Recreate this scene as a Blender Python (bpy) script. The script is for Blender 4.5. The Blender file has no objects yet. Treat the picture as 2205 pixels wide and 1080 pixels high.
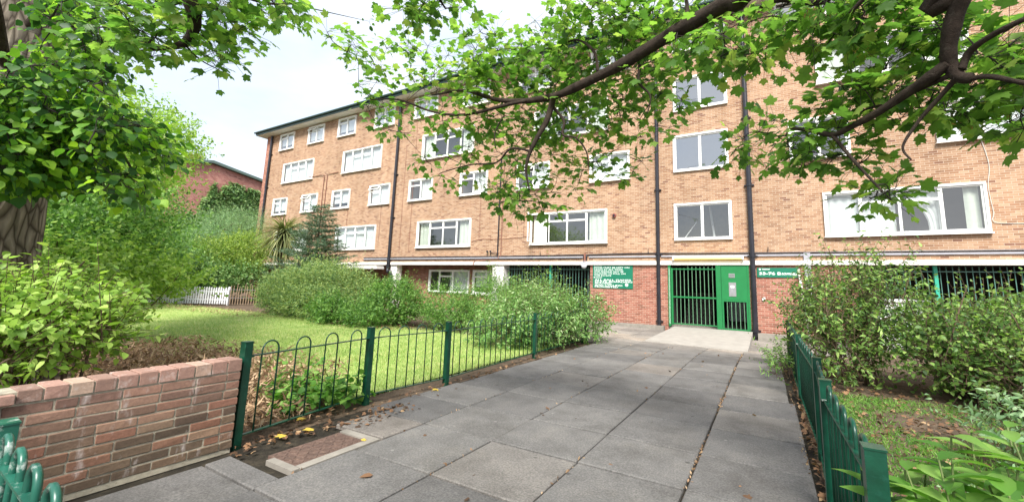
import bpy, math, random
import numpy as np
from mathutils import Vector, Matrix
R = math.radians
random.seed(7); rng = np.random.default_rng(7)
S = bpy.context.scene
COL = S.collection
D = 17.5                      # distance of the facade plane

# ------------------------------------------------------------------ camera
H = 1.5
FPX, CX, CY = 879.0, 1158.0, 487.0          # focal length and principal point measured in the photograph
def _n(v): return v / np.linalg.norm(v)
_v1 = _n(np.array([-430 - CX, 569 - CY, FPX])); _v3 = _n(np.array([1652 - CX, 628 - CY, FPX]))
AX = -_v1; AX = _n(AX - AX.dot(_v3) * _v3); AY = _v3; AZ = np.cross(AX, AY)
def ray(px, py):
    c = np.array([px - CX, py - CY, FPX]); return np.array([c.dot(AX), c.dot(AY), c.dot(AZ)])
def at(px, py, d):
    """world point seen at a photo pixel, d metres away horizontally"""
    r = ray(px, py); t = d / math.hypot(r[0], r[1]); return np.array([r[0]*t, r[1]*t, H + r[2]*t])
def at3(px, py, d):
    r = ray(px, py); r = r / np.linalg.norm(r); return np.array([r[0]*d, r[1]*d, H + r[2]*d])
cam = bpy.data.cameras.new('camera'); co = bpy.data.objects.new('camera', cam); COL.objects.link(co)
right = Vector((AX[0], AY[0], AZ[0])); up = -Vector((AX[1], AY[1], AZ[1])); back = -Vector((AX[2], AY[2], AZ[2]))
M = Matrix.Identity(4)
for i in range(3): M[i][0] = right[i]; M[i][1] = up[i]; M[i][2] = back[i]
M[2][3] = H
co.matrix_world = M
cam.sensor_width = 36; cam.sensor_fit = 'HORIZONTAL'; cam.lens = FPX / 2205 * 36
cam.shift_x = -(CX - 1102.5) / 2205; cam.shift_y = -(540 - CY) / 2205
cam.clip_start = 0.05; cam.clip_end = 2000
S.camera = co

# ------------------------------------------------------------------ materials
def newmat(name):
    m = bpy.data.materials.new(name); m.use_nodes = True
    nt = m.node_tree; b = nt.nodes['Principled BSDF']; return m, nt, b
def N(nt, t, **k):
    n = nt.nodes.new(t)
    for a, v in k.items(): setattr(n, a, v)
    return n
def ramp(nt, stops, interp='LINEAR'):
    r = N(nt, 'ShaderNodeValToRGB'); r.color_ramp.interpolation = interp
    e = r.color_ramp.elements
    while len(e) < len(stops): e.new(0.5)
    for i, (p, c) in enumerate(stops): e[i].position = p; e[i].color = (*c, 1)
    return r
def objco(nt):
    t = N(nt, 'ShaderNodeTexCoord'); return t.outputs['Object']
def barkmat():
    m, nt, b = newmat('fissured_grey_bark'); p = N(nt, 'ShaderNodeNewGeometry').outputs['Position']
    mp = N(nt, 'ShaderNodeMapping'); mp.inputs['Scale'].default_value = (9, 9, 2.2); nt.links.new(p, mp.inputs[0])
    v = N(nt, 'ShaderNodeTexVoronoi', feature='DISTANCE_TO_EDGE'); v.inputs['Scale'].default_value = 1.6
    wv = noise(nt, mp.outputs[0], 1.5, 5, .7); mx_ = mixc(nt, .35, mp.outputs[0], N(nt, 'ShaderNodeTexNoise').outputs['Color']); nt.links.new(mx_, v.inputs['Vector'])
    r = ramp(nt, [(0, (.05, .04, .03)), (.12, (.17, .145, .115)), (.4, (.28, .245, .20))]); nt.links.new(v.outputs['Distance'], r.inputs[0])
    f = ramp(nt, [(.3, (.65, .65, .65)), (.7, (1.2, 1.2, 1.15))]); nt.links.new(wv, f.inputs[0]); c = mixc(nt, 1, r.outputs[0], f.outputs[0], 'MULTIPLY')
    nt.links.new(c, b.inputs['Base Color']); b.inputs['Roughness'].default_value = .95; b.inputs['Specular IOR Level'].default_value = .15
    bump(nt, b, v.outputs['Distance'], 1.0, .05); return m
def geopos(nt):
    return N(nt, 'ShaderNodeNewGeometry').outputs['Position']
def noise(nt, src, scale, detail=4, rough=0.6):
    n = N(nt, 'ShaderNodeTexNoise'); n.inputs['Scale'].default_value = scale; n.inputs['Detail'].default_value = detail
    n.inputs['Roughness'].default_value = rough; nt.links.new(src, n.inputs['Vector']); return n.outputs['Fac']
def mixc(nt, f, a, b, mode='MIX'):
    m = N(nt, 'ShaderNodeMix', data_type='RGBA', blend_type=mode)
    for s, v in ((m.inputs[0], f), (m.inputs[6], a), (m.inputs[7], b)):
        if isinstance(v, bpy.types.NodeSocket): nt.links.new(v, s)
        elif isinstance(v, (int, float)): s.default_value = v
        else: s.default_value = (*v, 1)
    return m.outputs[2]
def bump(nt, b, h, strength, dist=0.01):
    n = N(nt, 'ShaderNodeBump'); n.inputs['Strength'].default_value = strength; n.inputs['Distance'].default_value = dist
    nt.links.new(h, n.inputs['Height']); nt.links.new(n.outputs[0], b.inputs['Normal'])
def plain(name, c, rough=0.6, var=0.12, scale=6, metal=0.0, bmp=0.0, spec=0.5, dirt=None):
    m, nt, b = newmat(name); p = geopos(nt)
    f = noise(nt, p, scale)
    r = ramp(nt, [(0.3, tuple(x*(1-var) for x in c)), (0.7, tuple(min(1, x*(1+var)) for x in c))])
    nt.links.new(f, r.inputs[0]); out = r.outputs[0]
    if dirt:
        f2 = noise(nt, p, scale*2.3, 6, .7); r2 = ramp(nt, [(0.55, (0, 0, 0)), (0.75, (1, 1, 1))]); nt.links.new(f2, r2.inputs[0])
        out = mixc(nt, r2.outputs[0], out, dirt)
    nt.links.new(out, b.inputs['Base Color'])
    b.inputs['Roughness'].default_value = rough; b.inputs['Metallic'].default_value = metal
    b.inputs['Specular IOR Level'].default_value = spec
    if bmp: bump(nt, b, noise(nt, p, scale*12, 5), bmp)
    return m
def brickmat(name, axis, c1, c2, c3, mortar, w=.225, h=.075, ms=.011, off=(0, 0), dark=.2, patch=.25, mapdark=(.24, .12, .08)):
    """brick pattern laid on the wall in metres; axis = horizontal axis of the wall"""
    m, nt, b = newmat(name); o = geopos(nt)
    sp = N(nt, 'ShaderNodeSeparateXYZ'); nt.links.new(o, sp.inputs[0])
    cb = N(nt, 'ShaderNodeCombineXYZ'); nt.links.new(sp.outputs[axis], cb.inputs[0]); nt.links.new(sp.outputs[2], cb.inputs[1])
    br = N(nt, 'ShaderNodeTexBrick'); nt.links.new(cb.outputs[0], br.inputs['Vector'])
    br.inputs['Scale'].default_value = 1; br.inputs['Brick Width'].default_value = w; br.inputs['Row Height'].default_value = h
    br.inputs['Mortar Size'].default_value = ms/2; br.inputs['Mortar Smooth'].default_value = .2; br.inputs['Bias'].default_value = 0
    br.inputs['Color1'].default_value = (0, 0, 0, 1); br.inputs['Color2'].default_value = (1, 1, 1, 1); br.inputs['Mortar'].default_value = (.5, .5, .5, 1)
    r = ramp(nt, [(0.0, mapdark), (dark*.45, c1), (.45, c2), (.8, c3), (1.0, tuple(x*.8 for x in c1))])
    nt.links.new(br.outputs['Color'], r.inputs[0])
    big = noise(nt, o, .35, 3, .6); rb = ramp(nt, [(.35, (1-patch,)*3), (.65, (1, 1, 1))]); nt.links.new(big, rb.inputs[0])
    fine = noise(nt, o, 22, 4, .7); rf = ramp(nt, [(.3, (.82, .82, .82)), (.7, (1, 1, 1))]); nt.links.new(fine, rf.inputs[0])
    c = mixc(nt, 1.0, r.outputs[0], rb.outputs[0], 'MULTIPLY'); c = mixc(nt, 1.0, c, rf.outputs[0], 'MULTIPLY')
    c = mixc(nt, br.outputs['Fac'], c, mortar)
    # rain streaks: tall, thin stains that belong to the wall
    mp = N(nt, 'ShaderNodeMapping'); mp.inputs['Scale'].default_value = (2.2, 2.2, .18); nt.links.new(o, mp.inputs[0])
    st = noise(nt, mp.outputs[0], 1.0, 5, .65); rs = ramp(nt, [(.45, (1, 1, 1)), (.72, (.84, .81, .78))]); nt.links.new(st, rs.inputs[0])
    c = mixc(nt, 1.0, c, rs.outputs[0], 'MULTIPLY')
    nt.links.new(c, b.inputs['Base Color']); b.inputs['Roughness'].default_value = .9; b.inputs['Specular IOR Level'].default_value = .2
    inv = N(nt, 'ShaderNodeMath', operation='SUBTRACT'); inv.inputs[0].default_value = 1; nt.links.new(br.outputs['Fac'], inv.inputs[1])
    bump(nt, b, inv.outputs[0], .6, .008)
    return m
def leafmat(name, stops, trans=.4, rough=.5, spec=.35, clump=0.35):
    m, nt, b = newmat(name)
    g = N(nt, 'ShaderNodeNewGeometry'); r = ramp(nt, stops)
    f = noise(nt, g.outputs['Position'], 1.6, 3, .6)
    a = N(nt, 'ShaderNodeMath', operation='MULTIPLY_ADD'); nt.links.new(f, a.inputs[0]); a.inputs[1].default_value = clump*2; a.inputs[2].default_value = -clump
    s = N(nt, 'ShaderNodeMath', operation='ADD', use_clamp=True); nt.links.new(g.outputs['Random Per Island'], s.inputs[0]); nt.links.new(a.outputs[0], s.inputs[1])
    nt.links.new(s.outputs[0], r.inputs[0]); nt.links.new(r.outputs[0], b.inputs['Base Color'])
    b.inputs['Roughness'].default_value = rough; b.inputs['Specular IOR Level'].default_value = spec
    tr = N(nt, 'ShaderNodeBsdfTranslucent')
    br = mixc(nt, 1.0, r.outputs[0], (1.6, 1.7, 1.0), 'MULTIPLY')
    nt.links.new(br, tr.inputs[0])
    mx = N(nt, 'ShaderNodeMixShader'); mx.inputs[0].default_value = trans
    nt.links.new(b.outputs[0], mx.inputs[1]); nt.links.new(tr.outputs[0], mx.inputs[2])
    nt.links.new(mx.outputs[0], nt.nodes['Material Output'].inputs[0])
    return m
def glassmat(name='window_glass', ior=2.4):
    m, nt, b = newmat(name)
    nt.nodes.remove(b)
    t = N(nt, 'ShaderNodeBsdfTransparent'); t.inputs[0].default_value = (.86, .9, .9, 1)
    g = N(nt, 'ShaderNodeBsdfGlossy'); g.inputs['Roughness'].default_value = .015
    f = N(nt, 'ShaderNodeFresnel'); gg = N(nt, 'ShaderNodeNewGeometry')
    ii = N(nt, 'ShaderNodeMapRange'); ii.inputs[3].default_value = ior; ii.inputs[4].default_value = 1/ior       # same sheet seen from either side
    nt.links.new(gg.outputs['Backfacing'], ii.inputs[0]); nt.links.new(ii.outputs[0], f.inputs[0])
    o = geopos(nt); nf = noise(nt, o, 1.1, 1)
    bp = N(nt, 'ShaderNodeBump'); bp.inputs['Strength'].default_value = .12; bp.inputs['Distance'].default_value = .02
    nt.links.new(nf, bp.inputs['Height']); nt.links.new(bp.outputs[0], g.inputs['Normal'])
    mx = N(nt, 'ShaderNodeMixShader'); nt.links.new(f.outputs[0], mx.inputs[0]); nt.links.new(t.outputs[0], mx.inputs[1]); nt.links.new(g.outputs[0], mx.inputs[2])
    nt.links.new(mx.outputs[0], nt.nodes['Material Output'].inputs[0]); return m
MT = {}
MT['brick_buff'] = brickmat('buff_brick', 0, (.37, .205, .12), (.46, .28, .17), (.52, .34, .22), (.54, .45, .36), dark=.16, patch=.20)
MT['brick_red'] = brickmat('red_brick', 0, (.28, .10, .07), (.38, .15, .105), (.44, .21, .15), (.50, .40, .32), dark=.3, patch=.15)
MT['brick_corner'] = brickmat('corner_red_brick', 0, (.32, .12, .08), (.42, .17, .12), (.5, .23, .16), (.5, .38, .3), dark=.3)
MT['brick_gable'] = brickmat('gable_brick', 1, (.42, .17, .14), (.50, .22, .18), (.55, .27, .22), (.58, .38, .33), dark=.1, w=.26, h=.12)
MT['brick_gable_x'] = brickmat('gable_side_brick', 0, (.34, .10, .08), (.46, .16, .12), (.52, .20, .16), (.55, .32, .27), dark=.2)
MT['white'] = plain('white_frame_paint', (.80, .80, .78), .35, .04, 3)
MT['white_dirty'] = plain('weathered_white_paint', (.78, .76, .72), .6, .08, 2.5, dirt=(.5, .47, .42))
MT['cream'] = plain('pale_concrete_beam', (.76, .73, .68), .7, .06, 2, bmp=.1)
MT['soffit'] = plain('painted_soffit', (.72, .69, .66), .7, .06, 1)
MT['green_fence'] = plain('dark_green_fence_paint', (.004, .050, .028), .3, .35, 9, dirt=(.012, .075, .05), bmp=.08)
MT['green_worn'] = plain('worn_green_rail_paint', (.012, .09, .06), .35, .3, 7, dirt=(.50, .54, .50))
MT['green_gate'] = plain('bright_green_gate_paint', (.010, .165, .045), .4, .08, 5)
MT['green_rail'] = plain('undercroft_railing_paint', (.10, .22, .18), .5, .15, 6)
MT['green_post'] = plain('undercroft_post_paint', (.03, .36, .24), .5, .1, 6)
MT['sign_green'] = plain('sign_green_enamel', (.01, .15, .085), .35, .06, 2)
MT['letter'] = plain('sign_white_lettering', (.85, .88, .85), .5, .03, 3)
MT['pipe'] = plain('black_drainpipe_paint', (.018, .018, .024), .3, .3, 5)
MT['pipe_grey'] = plain('grey_conduit', (.33, .33, .36), .45, .1, 5)
MT['pipe_brown'] = plain('brown_service_pipe', (.22, .09, .06), .6, .2, 5)
MT['cable'] = plain('pale_wall_cable', (.6, .57, .52), .6, .1, 5)
MT['roof_green'] = plain('dark_green_gutter', (.025, .06, .055), .4, .2, 3)
MT['steel'] = plain('brushed_steel_plate', (.42, .42, .42), .35, .1, 14, metal=.7)
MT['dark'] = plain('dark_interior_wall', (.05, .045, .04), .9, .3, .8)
MT['room'] = plain('room_interior_paint', (.22, .21, .19), .9, .15, .8)
MT['curtain'] = plain('white_net_curtain', (.74, .75, .72), .9, .06, 4)
MT['curtain_warm'] = plain('pale_lined_curtain', (.66, .68, .58), .9, .08, 4)
MT['blind'] = plain('white_roller_blind', (.84, .85, .84), .8, .04, 2)
MT['bark'] = plain('maple_bark', (.045, .033, .025), .9, .45, 18, bmp=1.0, dirt=(.075, .065, .05), spec=.2)
MT['twig'] = plain('maple_twig_bark', (.022, .016, .013), .9, .35, 20)
MT['bark_pale'] = barkmat()
MT['stem'] = plain('woody_shrub_stem', (.10, .065, .04), .9, .3, 12)
MT['stem_green'] = plain('green_shoot', (.14, .18, .06), .8, .3, 12)
MT['soil'] = None
MT['rusty'] = plain('rusty_iron_cover', (.12, .075, .058), .8, .3, 14, metal=.2, bmp=.5, dirt=(.3, .2, .14))
MT['concrete'] = plain('pale_concrete', (.30, .28, .25), .9, .12, 4, bmp=.3, dirt=(.34, .31, .27))
MT['concrete_old'] = plain('old_concrete_kerb', (.23, .21, .18), .9, .2, 5, bmp=.5, dirt=(.2, .18, .15))
MT['picket'] = plain('white_picket_paint', (.80, .80, .82), .6, .05, 6)
MT['paling'] = plain('split_chestnut_paling', (.30, .21, .14), .9, .3, 9)
MT['render_white'] = plain('rough_white_render', (.70, .68, .66), .95, .1, 5, bmp=1.0, dirt=(.45, .42, .4))
MT['glass'] = glassmat(ior=2.7); MT['glass_stair'] = glassmat('reflective_stair_glass', 5.5)
def mat_soil(name, a, b2, c, s=3):
    m, nt, b = newmat(name); p = geopos(nt)
    r = ramp(nt, [(.3, a), (.5, b2), (.7, c)]); nt.links.new(noise(nt, p, s, 8, .75), r.inputs[0])
    nt.links.new(r.outputs[0], b.inputs['Base Color']); b.inputs['Roughness'].default_value = .95; b.inputs['Specular IOR Level'].default_value = .2
    bump(nt, b, noise(nt, p, s*9, 6, .7), .8, .03); return m
MT['soil'] = mat_soil('bare_soil', (.06, .045, .032), (.11, .08, .055), (.2, .14, .095))
MT['lawn_soil'] = mat_soil('lawn_ground', (.17, .25, .06), (.27, .36, .10), (.42, .42, .18), 1.2)
MT['joint_soil'] = mat_soil('joint_dirt', (.02, .017, .013), (.035, .03, .022), (.08, .065, .045), 9)
def mat_slab():
    m, nt, b = newmat('grey_paving_concrete'); g = N(nt, 'ShaderNodeNewGeometry'); p = g.outputs['Position']
    r = ramp(nt, [(0, (.098, .095, .093)), (.4, (.125, .121, .117)), (.8, (.15, .145, .138)), (1, (.175, .156, .138))])
    nt.links.new(g.outputs['Random Per Island'], r.inputs[0])
    sp = ramp(nt, [(.34, (.62, .62, .62)), (.5, (.95, .95, .95)), (.66, (1.35, 1.33, 1.3))]); nt.links.new(noise(nt, p, 60, 3, .85), sp.inputs[0])
    c = mixc(nt, 1, r.outputs[0], sp.outputs[0], 'MULTIPLY')
    st = ramp(nt, [(.3, (.72, .71, .7)), (.5, (1, 1, 1)), (.7, (1.22, 1.2, 1.17))]); nt.links.new(noise(nt, p, 2.1, 6, .7), st.inputs[0])
    c = mixc(nt, 1, c, st.outputs[0], 'MULTIPLY')
    sx = N(nt, 'ShaderNodeSeparateXYZ'); nt.links.new(p, sx.inputs[0])
    mr = N(nt, 'ShaderNodeMapRange'); mr.inputs[1].default_value = 10.5; mr.inputs[2].default_value = 13.0; nt.links.new(sx.outputs[1], mr.inputs[0])
    c = mixc(nt, mr.outputs[0], c, mixc(nt, 1, c, (1.75, 1.66, 1.55), 'MULTIPLY'))       # slab colour turns paler towards the wall
    # blackened moss spots and stains
    vo = N(nt, 'ShaderNodeTexVoronoi'); vo.inputs['Scale'].default_value = 2.3; nt.links.new(p, vo.inputs['Vector'])
    vr = ramp(nt, [(.0, (.35, .34, .33)), (.035, (.5, .5, .5)), (.06, (1, 1, 1))]); nt.links.new(vo.outputs['Distance'], vr.inputs[0])
    c = mixc(nt, 1, c, vr.outputs[0], 'MULTIPLY')
    v2 = N(nt, 'ShaderNodeTexVoronoi'); v2.inputs['Scale'].default_value = 3.1; v2.inputs['Randomness'].default_value = 1; nt.links.new(p, v2.inputs['Vector'])
    g2 = ramp(nt, [(.0, (.55, .55, .55)), (.045, (.4, .4, .4)), (.06, (0, 0, 0))]); nt.links.new(v2.outputs['Distance'], g2.inputs[0]); c = mixc(nt, g2.outputs[0], c, (.30, .29, .27))
    st2 = ramp(nt, [(.36, (.76, .75, .73)), (.52, (1, 1, 1))]); nt.links.new(noise(nt, p, .75, 7, .75), st2.inputs[0]); c = mixc(nt, 1, c, st2.outputs[0], 'MULTIPLY')
    nt.links.new(c, b.inputs['Base Color']); b.inputs['Roughness'].default_value = .82; b.inputs['Specular IOR Level'].default_value = .35
    bump(nt, b, noise(nt, p, 120, 4, .8), .55, .004); return m
MT['slab'] = mat_slab()
def mat_herobrick():
    m, nt, b = newmat('weathered_wall_brick'); g = N(nt, 'ShaderNodeNewGeometry'); p = g.outputs['Position']
    r = ramp(nt, [(0, (.10, .07, .052)), (.2, (.15, .10, .073)), (.5, (.20, .13, .09)), (.68, (.28, .13, .09)), (.85, (.24, .165, .115)), (1, (.34, .20, .14))])
    nt.links.new(g.outputs['Random Per Island'], r.inputs[0])
    sx = N(nt, 'ShaderNodeSeparateXYZ'); nt.links.new(p, sx.inputs[0])
    mr = N(nt, 'ShaderNodeMapRange'); mr.inputs[1].default_value = .25; mr.inputs[2].default_value = .62; nt.links.new(sx.outputs[2], mr.inputs[0])
    c = mixc(nt, mr.outputs[0], mixc(nt, 1, r.outputs[0], (.85, .9, .85), 'MULTIPLY'), mixc(nt, .35, r.outputs[0], (.36, .19, .15)))
    f = ramp(nt, [(.3, (.7, .7, .7)), (.7, (1.15, 1.15, 1.15))]); nt.links.new(noise(nt, p, 35, 6, .75), f.inputs[0])
    c = mixc(nt, 1, c, f.outputs[0], 'MULTIPLY')
    mp = N(nt, 'ShaderNodeMapping'); mp.inputs['Scale'].default_value = (6, 6, 2.0); nt.links.new(p, mp.inputs[0])
    e = ramp(nt, [(.56, (0, 0, 0)), (.72, (.8, .8, .8))]); nt.links.new(noise(nt, mp.outputs[0], 1.3, 5, .7), e.inputs[0])
    c = mixc(nt, e.outputs[0], c, (.52, .46, .43))                                      # white salt bloom on the bricks
    nt.links.new(c, b.inputs['Base Color']); b.inputs['Roughness'].default_value = .9; b.inputs['Specular IOR Level'].default_value = .25
    bump(nt, b, noise(nt, p, 70, 5, .75), .8, .006); return m
MT['hero'] = mat_herobrick()
def mat_coping():
    m, nt, b = newmat('pink_coping_brick'); g = N(nt, 'ShaderNodeNewGeometry'); p = g.outputs['Position']
    r = ramp(nt, [(0, (.20, .13, .10)), (.35, (.29, .17, .13)), (.7, (.36, .21, .165)), (1, (.42, .31, .23))]); nt.links.new(g.outputs['Random Per Island'], r.inputs[0])
    f = ramp(nt, [(.3, (.72, .72, .72)), (.7, (1.18, 1.18, 1.18))]); nt.links.new(noise(nt, p, 40, 6, .75), f.inputs[0]); c = mixc(nt, 1, r.outputs[0], f.outputs[0], 'MULTIPLY')
    e = ramp(nt, [(.55, (0, 0, 0)), (.72, (.7, .7, .7))]); nt.links.new(noise(nt, p, 9, 5, .7), e.inputs[0]); c = mixc(nt, e.outputs[0], c, (.55, .47, .43))
    nt.links.new(c, b.inputs['Base Color']); b.inputs['Roughness'].default_value = .88; bump(nt, b, noise(nt, p, 80, 5, .75), .8, .005); return m
MT['coping'] = mat_coping()
MT['mortar'] = plain('wall_mortar', (.38, .34, .26), .95, .25, 12, bmp=.7, dirt=(.22, .19, .14))

# ------------------------------------------------------------------ mesh helpers
class MB:
    def __init__(s): s.v = []; s.f = []
    def add(s, v, f):
        o = len(s.v); s.v += [tuple(p) for p in v]; s.f += [tuple(i + o for i in q) for q in f]
    def box(s, x0, x1, y0, y1, z0, z1):
        s.add([(x0,y0,z0),(x1,y0,z0),(x1,y1,z0),(x0,y1,z0),(x0,y0,z1),(x1,y0,z1),(x1,y1,z1),(x0,y1,z1)],
              [(0,3,2,1),(4,5,6,7),(0,1,5,4),(1,2,6,5),(2,3,7,6),(3,0,4,7)])
    def obox(s, c, ux, uy, uz):
        c = np.array(c, float); ux, uy, uz = map(lambda a: np.array(a, float), (ux, uy, uz))
        vs = [c + a*ux + b*uy + d*uz for d in (-1, 1) for a, b in ((-1,-1),(1,-1),(1,1),(-1,1))]
        s.add(vs, [(0,3,2,1),(4,5,6,7),(0,1,5,4),(1,2,6,5),(2,3,7,6),(3,0,4,7)])
    def bev(s, x0, x1, y0, y1, z0, z1, b, jit=0):
        """box with chamfered edges on every side"""
        vs = []
        for z, i in ((z0, b), (z0+b, 0), (z1-b, 0), (z1, b)):
            for a, c in ((x0, y0), (x1, y0), (x1, y1), (x0, y1)):
                sx = 1 if a == x0 else -1; sy = 1 if c == y0 else -1
                j = (random.uniform(-jit, jit), random.uniform(-jit, jit), random.uniform(-jit, jit)) if jit else (0, 0, 0)
                vs.append((a + sx*(i+b*.5) + j[0], c + sy*i + j[1], z + j[2])); vs.append((a + sx*i + j[0], c + sy*(i+b*.5) + j[1], z + j[2]))
        fs = []
        order = [1, 0, 2, 3, 5, 4, 6, 7]      # ring order round the rectangle
        for k in range(3):
            for q in range(8):
                a = order[q]; c = order[(q+1) % 8]; fs.append((k*8+a, k*8+c, (k+1)*8+c, (k+1)*8+a))
        fs.append(tuple(reversed([o for o in order]))); fs.append(tuple(24+o for o in order))
        s.add(vs, fs)
    def tube(s, pts, rad, n=8, cap=True):
        pts = [np.array(p, float) for p in pts]; m = len(pts)
        if not hasattr(rad, '__len__'): rad = [rad]*m
        base = len(s.v); prev = None
        for i, p in enumerate(pts):
            t = pts[min(i+1, m-1)] - pts[max(i-1, 0)]; t = t/(np.linalg.norm(t)+1e-9)
            if prev is None:
                a = np.array([0, 0, 1.]) if abs(t[2]) < .9 else np.array([1., 0, 0]); u = np.cross(t, a)
            else: u = prev - t*prev.dot(t)
            u /= (np.linalg.norm(u)+1e-9); prev = u; w = np.cross(t, u)
            for k in range(n):
                an = 2*math.pi*k/n; s.v.append(tuple(p + rad[i]*(math.cos(an)*u + math.sin(an)*w)))
        for i in range(m-1):
            for k in range(n):
                a = base+i*n+k; b = base+i*n+(k+1) % n; s.f.append((a, b, b+n, a+n))
        if cap:
            s.f.append(tuple(base+k for k in reversed(range(n)))); s.f.append(tuple(base+(m-1)*n+k for k in range(n)))
    def cyl(s, c, axis, r, h, n=20):
        c = np.array(c, float); a = np.array(axis, float); s.tube([c, c+a*h], r, n)
    def mesh(s, name):
        me = bpy.data.meshes.new(name); me.from_pydata(s.v, [], s.f); me.update(); return me
    def build(s, name, mat, parent=None, smooth=False, **tags):
        me = s.mesh(name); me.materials.append(mat)
        if smooth: me.polygons.foreach_set('use_smooth', [True]*len(me.polygons))
        o = bpy.data.objects.new(name, me); COL.objects.link(o)
        if parent is not None:
            o.parent = parent; o.matrix_parent_inverse = parent_inv(parent)
        tag(o, **tags); return o
def parent_inv(p):
    return Matrix.Translation(-Vector(p.location)) if p.type == 'EMPTY' else Matrix.Identity(4)   # parts are modelled in world metres
def tag(o, label=None, cat=None, group=None, kind=None):
    for k, v in (('label', label), ('category', cat), ('group', group), ('kind', kind)):
        if v: o[k] = v
    return o
def thing(name, loc, label, cat, group=None):
    o = bpy.data.objects.new(name, None); COL.objects.link(o); o.location = tuple(float(c) for c in loc); o.empty_display_size = .2
    return tag(o, label, cat, group)

T_MAPLE = None
def _fan(half, z=lambda x, y: 0.0):
    pts = half + [(-x, y) for x, y in reversed(half[1:-1])]
    v = [(0, .36, -.03)] + [(x, y, z(x, y)) for x, y in pts]
    n = len(pts); f = [(0, 1+i, 1+(i+1) % n) for i in range(n)]
    return np.array(v, float), f
droop = lambda x, y: -.26*(x*x + .6*(y-.36)**2) * 1.6 + .06*abs(x)
T_MAPLE = _fan([(0, 0), (.16, -.05), (.40, -.03), (.31, .13), (.42, .22), (.60, .36), (.54, .46), (.62, .64), (.36, .60), (.25, .62), (.27, .78), (.10, .84), (0, 1.05)], droop)
T_MAPLE_LO = _fan([(0, 0), (.38, -.02), (.30, .18), (.60, .50), (.24, .55), (.22, .78), (0, 1.05)], droop)
def _ovate(w, ys, fold=.18, curl=.12):
    v = [(0, 0, 0)]; f = []
    prof = [math.sin(math.pi*min(1, (y+.02))**.75)*w for y in ys]
    for y, p in zip(ys, prof): v += [(-p, y, fold*p - curl*y*y), (0, y, -curl*y*y), (p, y, fold*p - curl*y*y)]
    v.append((0, 1, -curl)); L = len(v)-1
    f += [(0, 2, 1), (0, 3, 2)]
    for i in range(len(ys)-1):
        a = 1+3*i; f += [(a, a+1, a+4, a+3), (a+1, a+2, a+5, a+4)]
    a = 1+3*(len(ys)-1); f += [(a, a+1, L), (a+1, a+2, L)]
    return np.array(v, float), f
T_OVATE = _ovate(.33, [.25, .6]); T_LIME = _ovate(.47, [.06, .22, .5, .8], .1, .22)
T_LANCE = _ovate(.14, [.2, .5, .8], .3, .25); T_LANCE_W = _ovate(.2, [.15, .35, .55, .78], .35, .3)
T_SMALL = (np.array([(0, 0, 0), (-.27, .5, .05), (.27, .5, .05), (0, 1, -.05), (0, .5, -.03)], float), [(0, 4, 1), (0, 2, 4), (4, 3, 1), (4, 2, 3)])
T_DIAM = (np.array([(0, 0, 0), (.24, .5, .04), (0, 1, 0), (-.24, .5, .04)], float), [(0, 1, 2), (0, 2, 3)])
T_NEEDLE = (np.array([(0, 0, 0), (.10, .3, .0), (0, 1, 0), (-.10, .3, 0.0)], float), [(0, 1, 2), (0, 2, 3)])
def unit(a): return a/(np.linalg.norm(a, axis=-1, keepdims=True)+1e-9)
def leaves(name, mat, parent, P, DIR, NRM, SZ, tmpl, **tags):
    """one mesh holding a leaf (a copy of tmpl) at each point P"""
    tv, tf = tmpl; n = len(P)
    if n == 0: return None
    y = unit(np.asarray(DIR, float)); x = unit(np.cross(y, np.asarray(NRM, float))); z = np.cross(x, y)
    off = np.array(parent.matrix_world.translation) if False else np.array([0, 0, 0.])
    SZ = np.asarray(SZ, float).reshape(-1, 1, 1)
    V = np.asarray(P)[:, None, :] + SZ*(tv[None, :, 0:1]*x[:, None, :] + tv[None, :, 1:2]*y[:, None, :] + tv[None, :, 2:3]*z[:, None, :])
    k = len(tv); V = V.reshape(-1, 3)
    lens = np.array([len(q) for q in tf]); flat = np.concatenate([np.array(q) for q in tf])
    idx = (flat[None, :] + (np.arange(n)*k)[:, None]).ravel(); tot = np.tile(lens, n)
    me = bpy.data.meshes.new(name); me.vertices.add(len(V)); me.vertices.foreach_set('co', V.ravel().astype(np.float32))
    me.loops.add(len(idx)); me.loops.foreach_set('vertex_index', idx.astype(np.int32))
    me.polygons.add(len(tot)); st = np.concatenate([[0], np.cumsum(tot)[:-1]]).astype(np.int32)
    me.polygons.foreach_set('loop_start', st); me.update(calc_edges=True); me.validate()
    me.materials.append(mat)
    o = bpy.data.objects.new(name, me); COL.objects.link(o)
    if parent is not None: o.parent = parent; o.matrix_parent_inverse = parent_inv(parent)
    tag(o, **tags); return o
def rdir(n): return unit(rng.normal(size=(n, 3)))
def smooth_line(pts, k=5):
    P = [np.array(p, float) for p in pts]; out = []
    for i in range(len(P)-1):
        a = P[max(i-1, 0)]; b = P[i]; c = P[i+1]; d = P[min(i+2, len(P)-1)]
        for j in range(k):
            t = j/k; out.append(.5*((2*b) + (-a+c)*t + (2*a-5*b+4*c-d)*t*t + (-a+3*b-3*c+d)*t**3))
    out.append(P[-1]); return out

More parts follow.
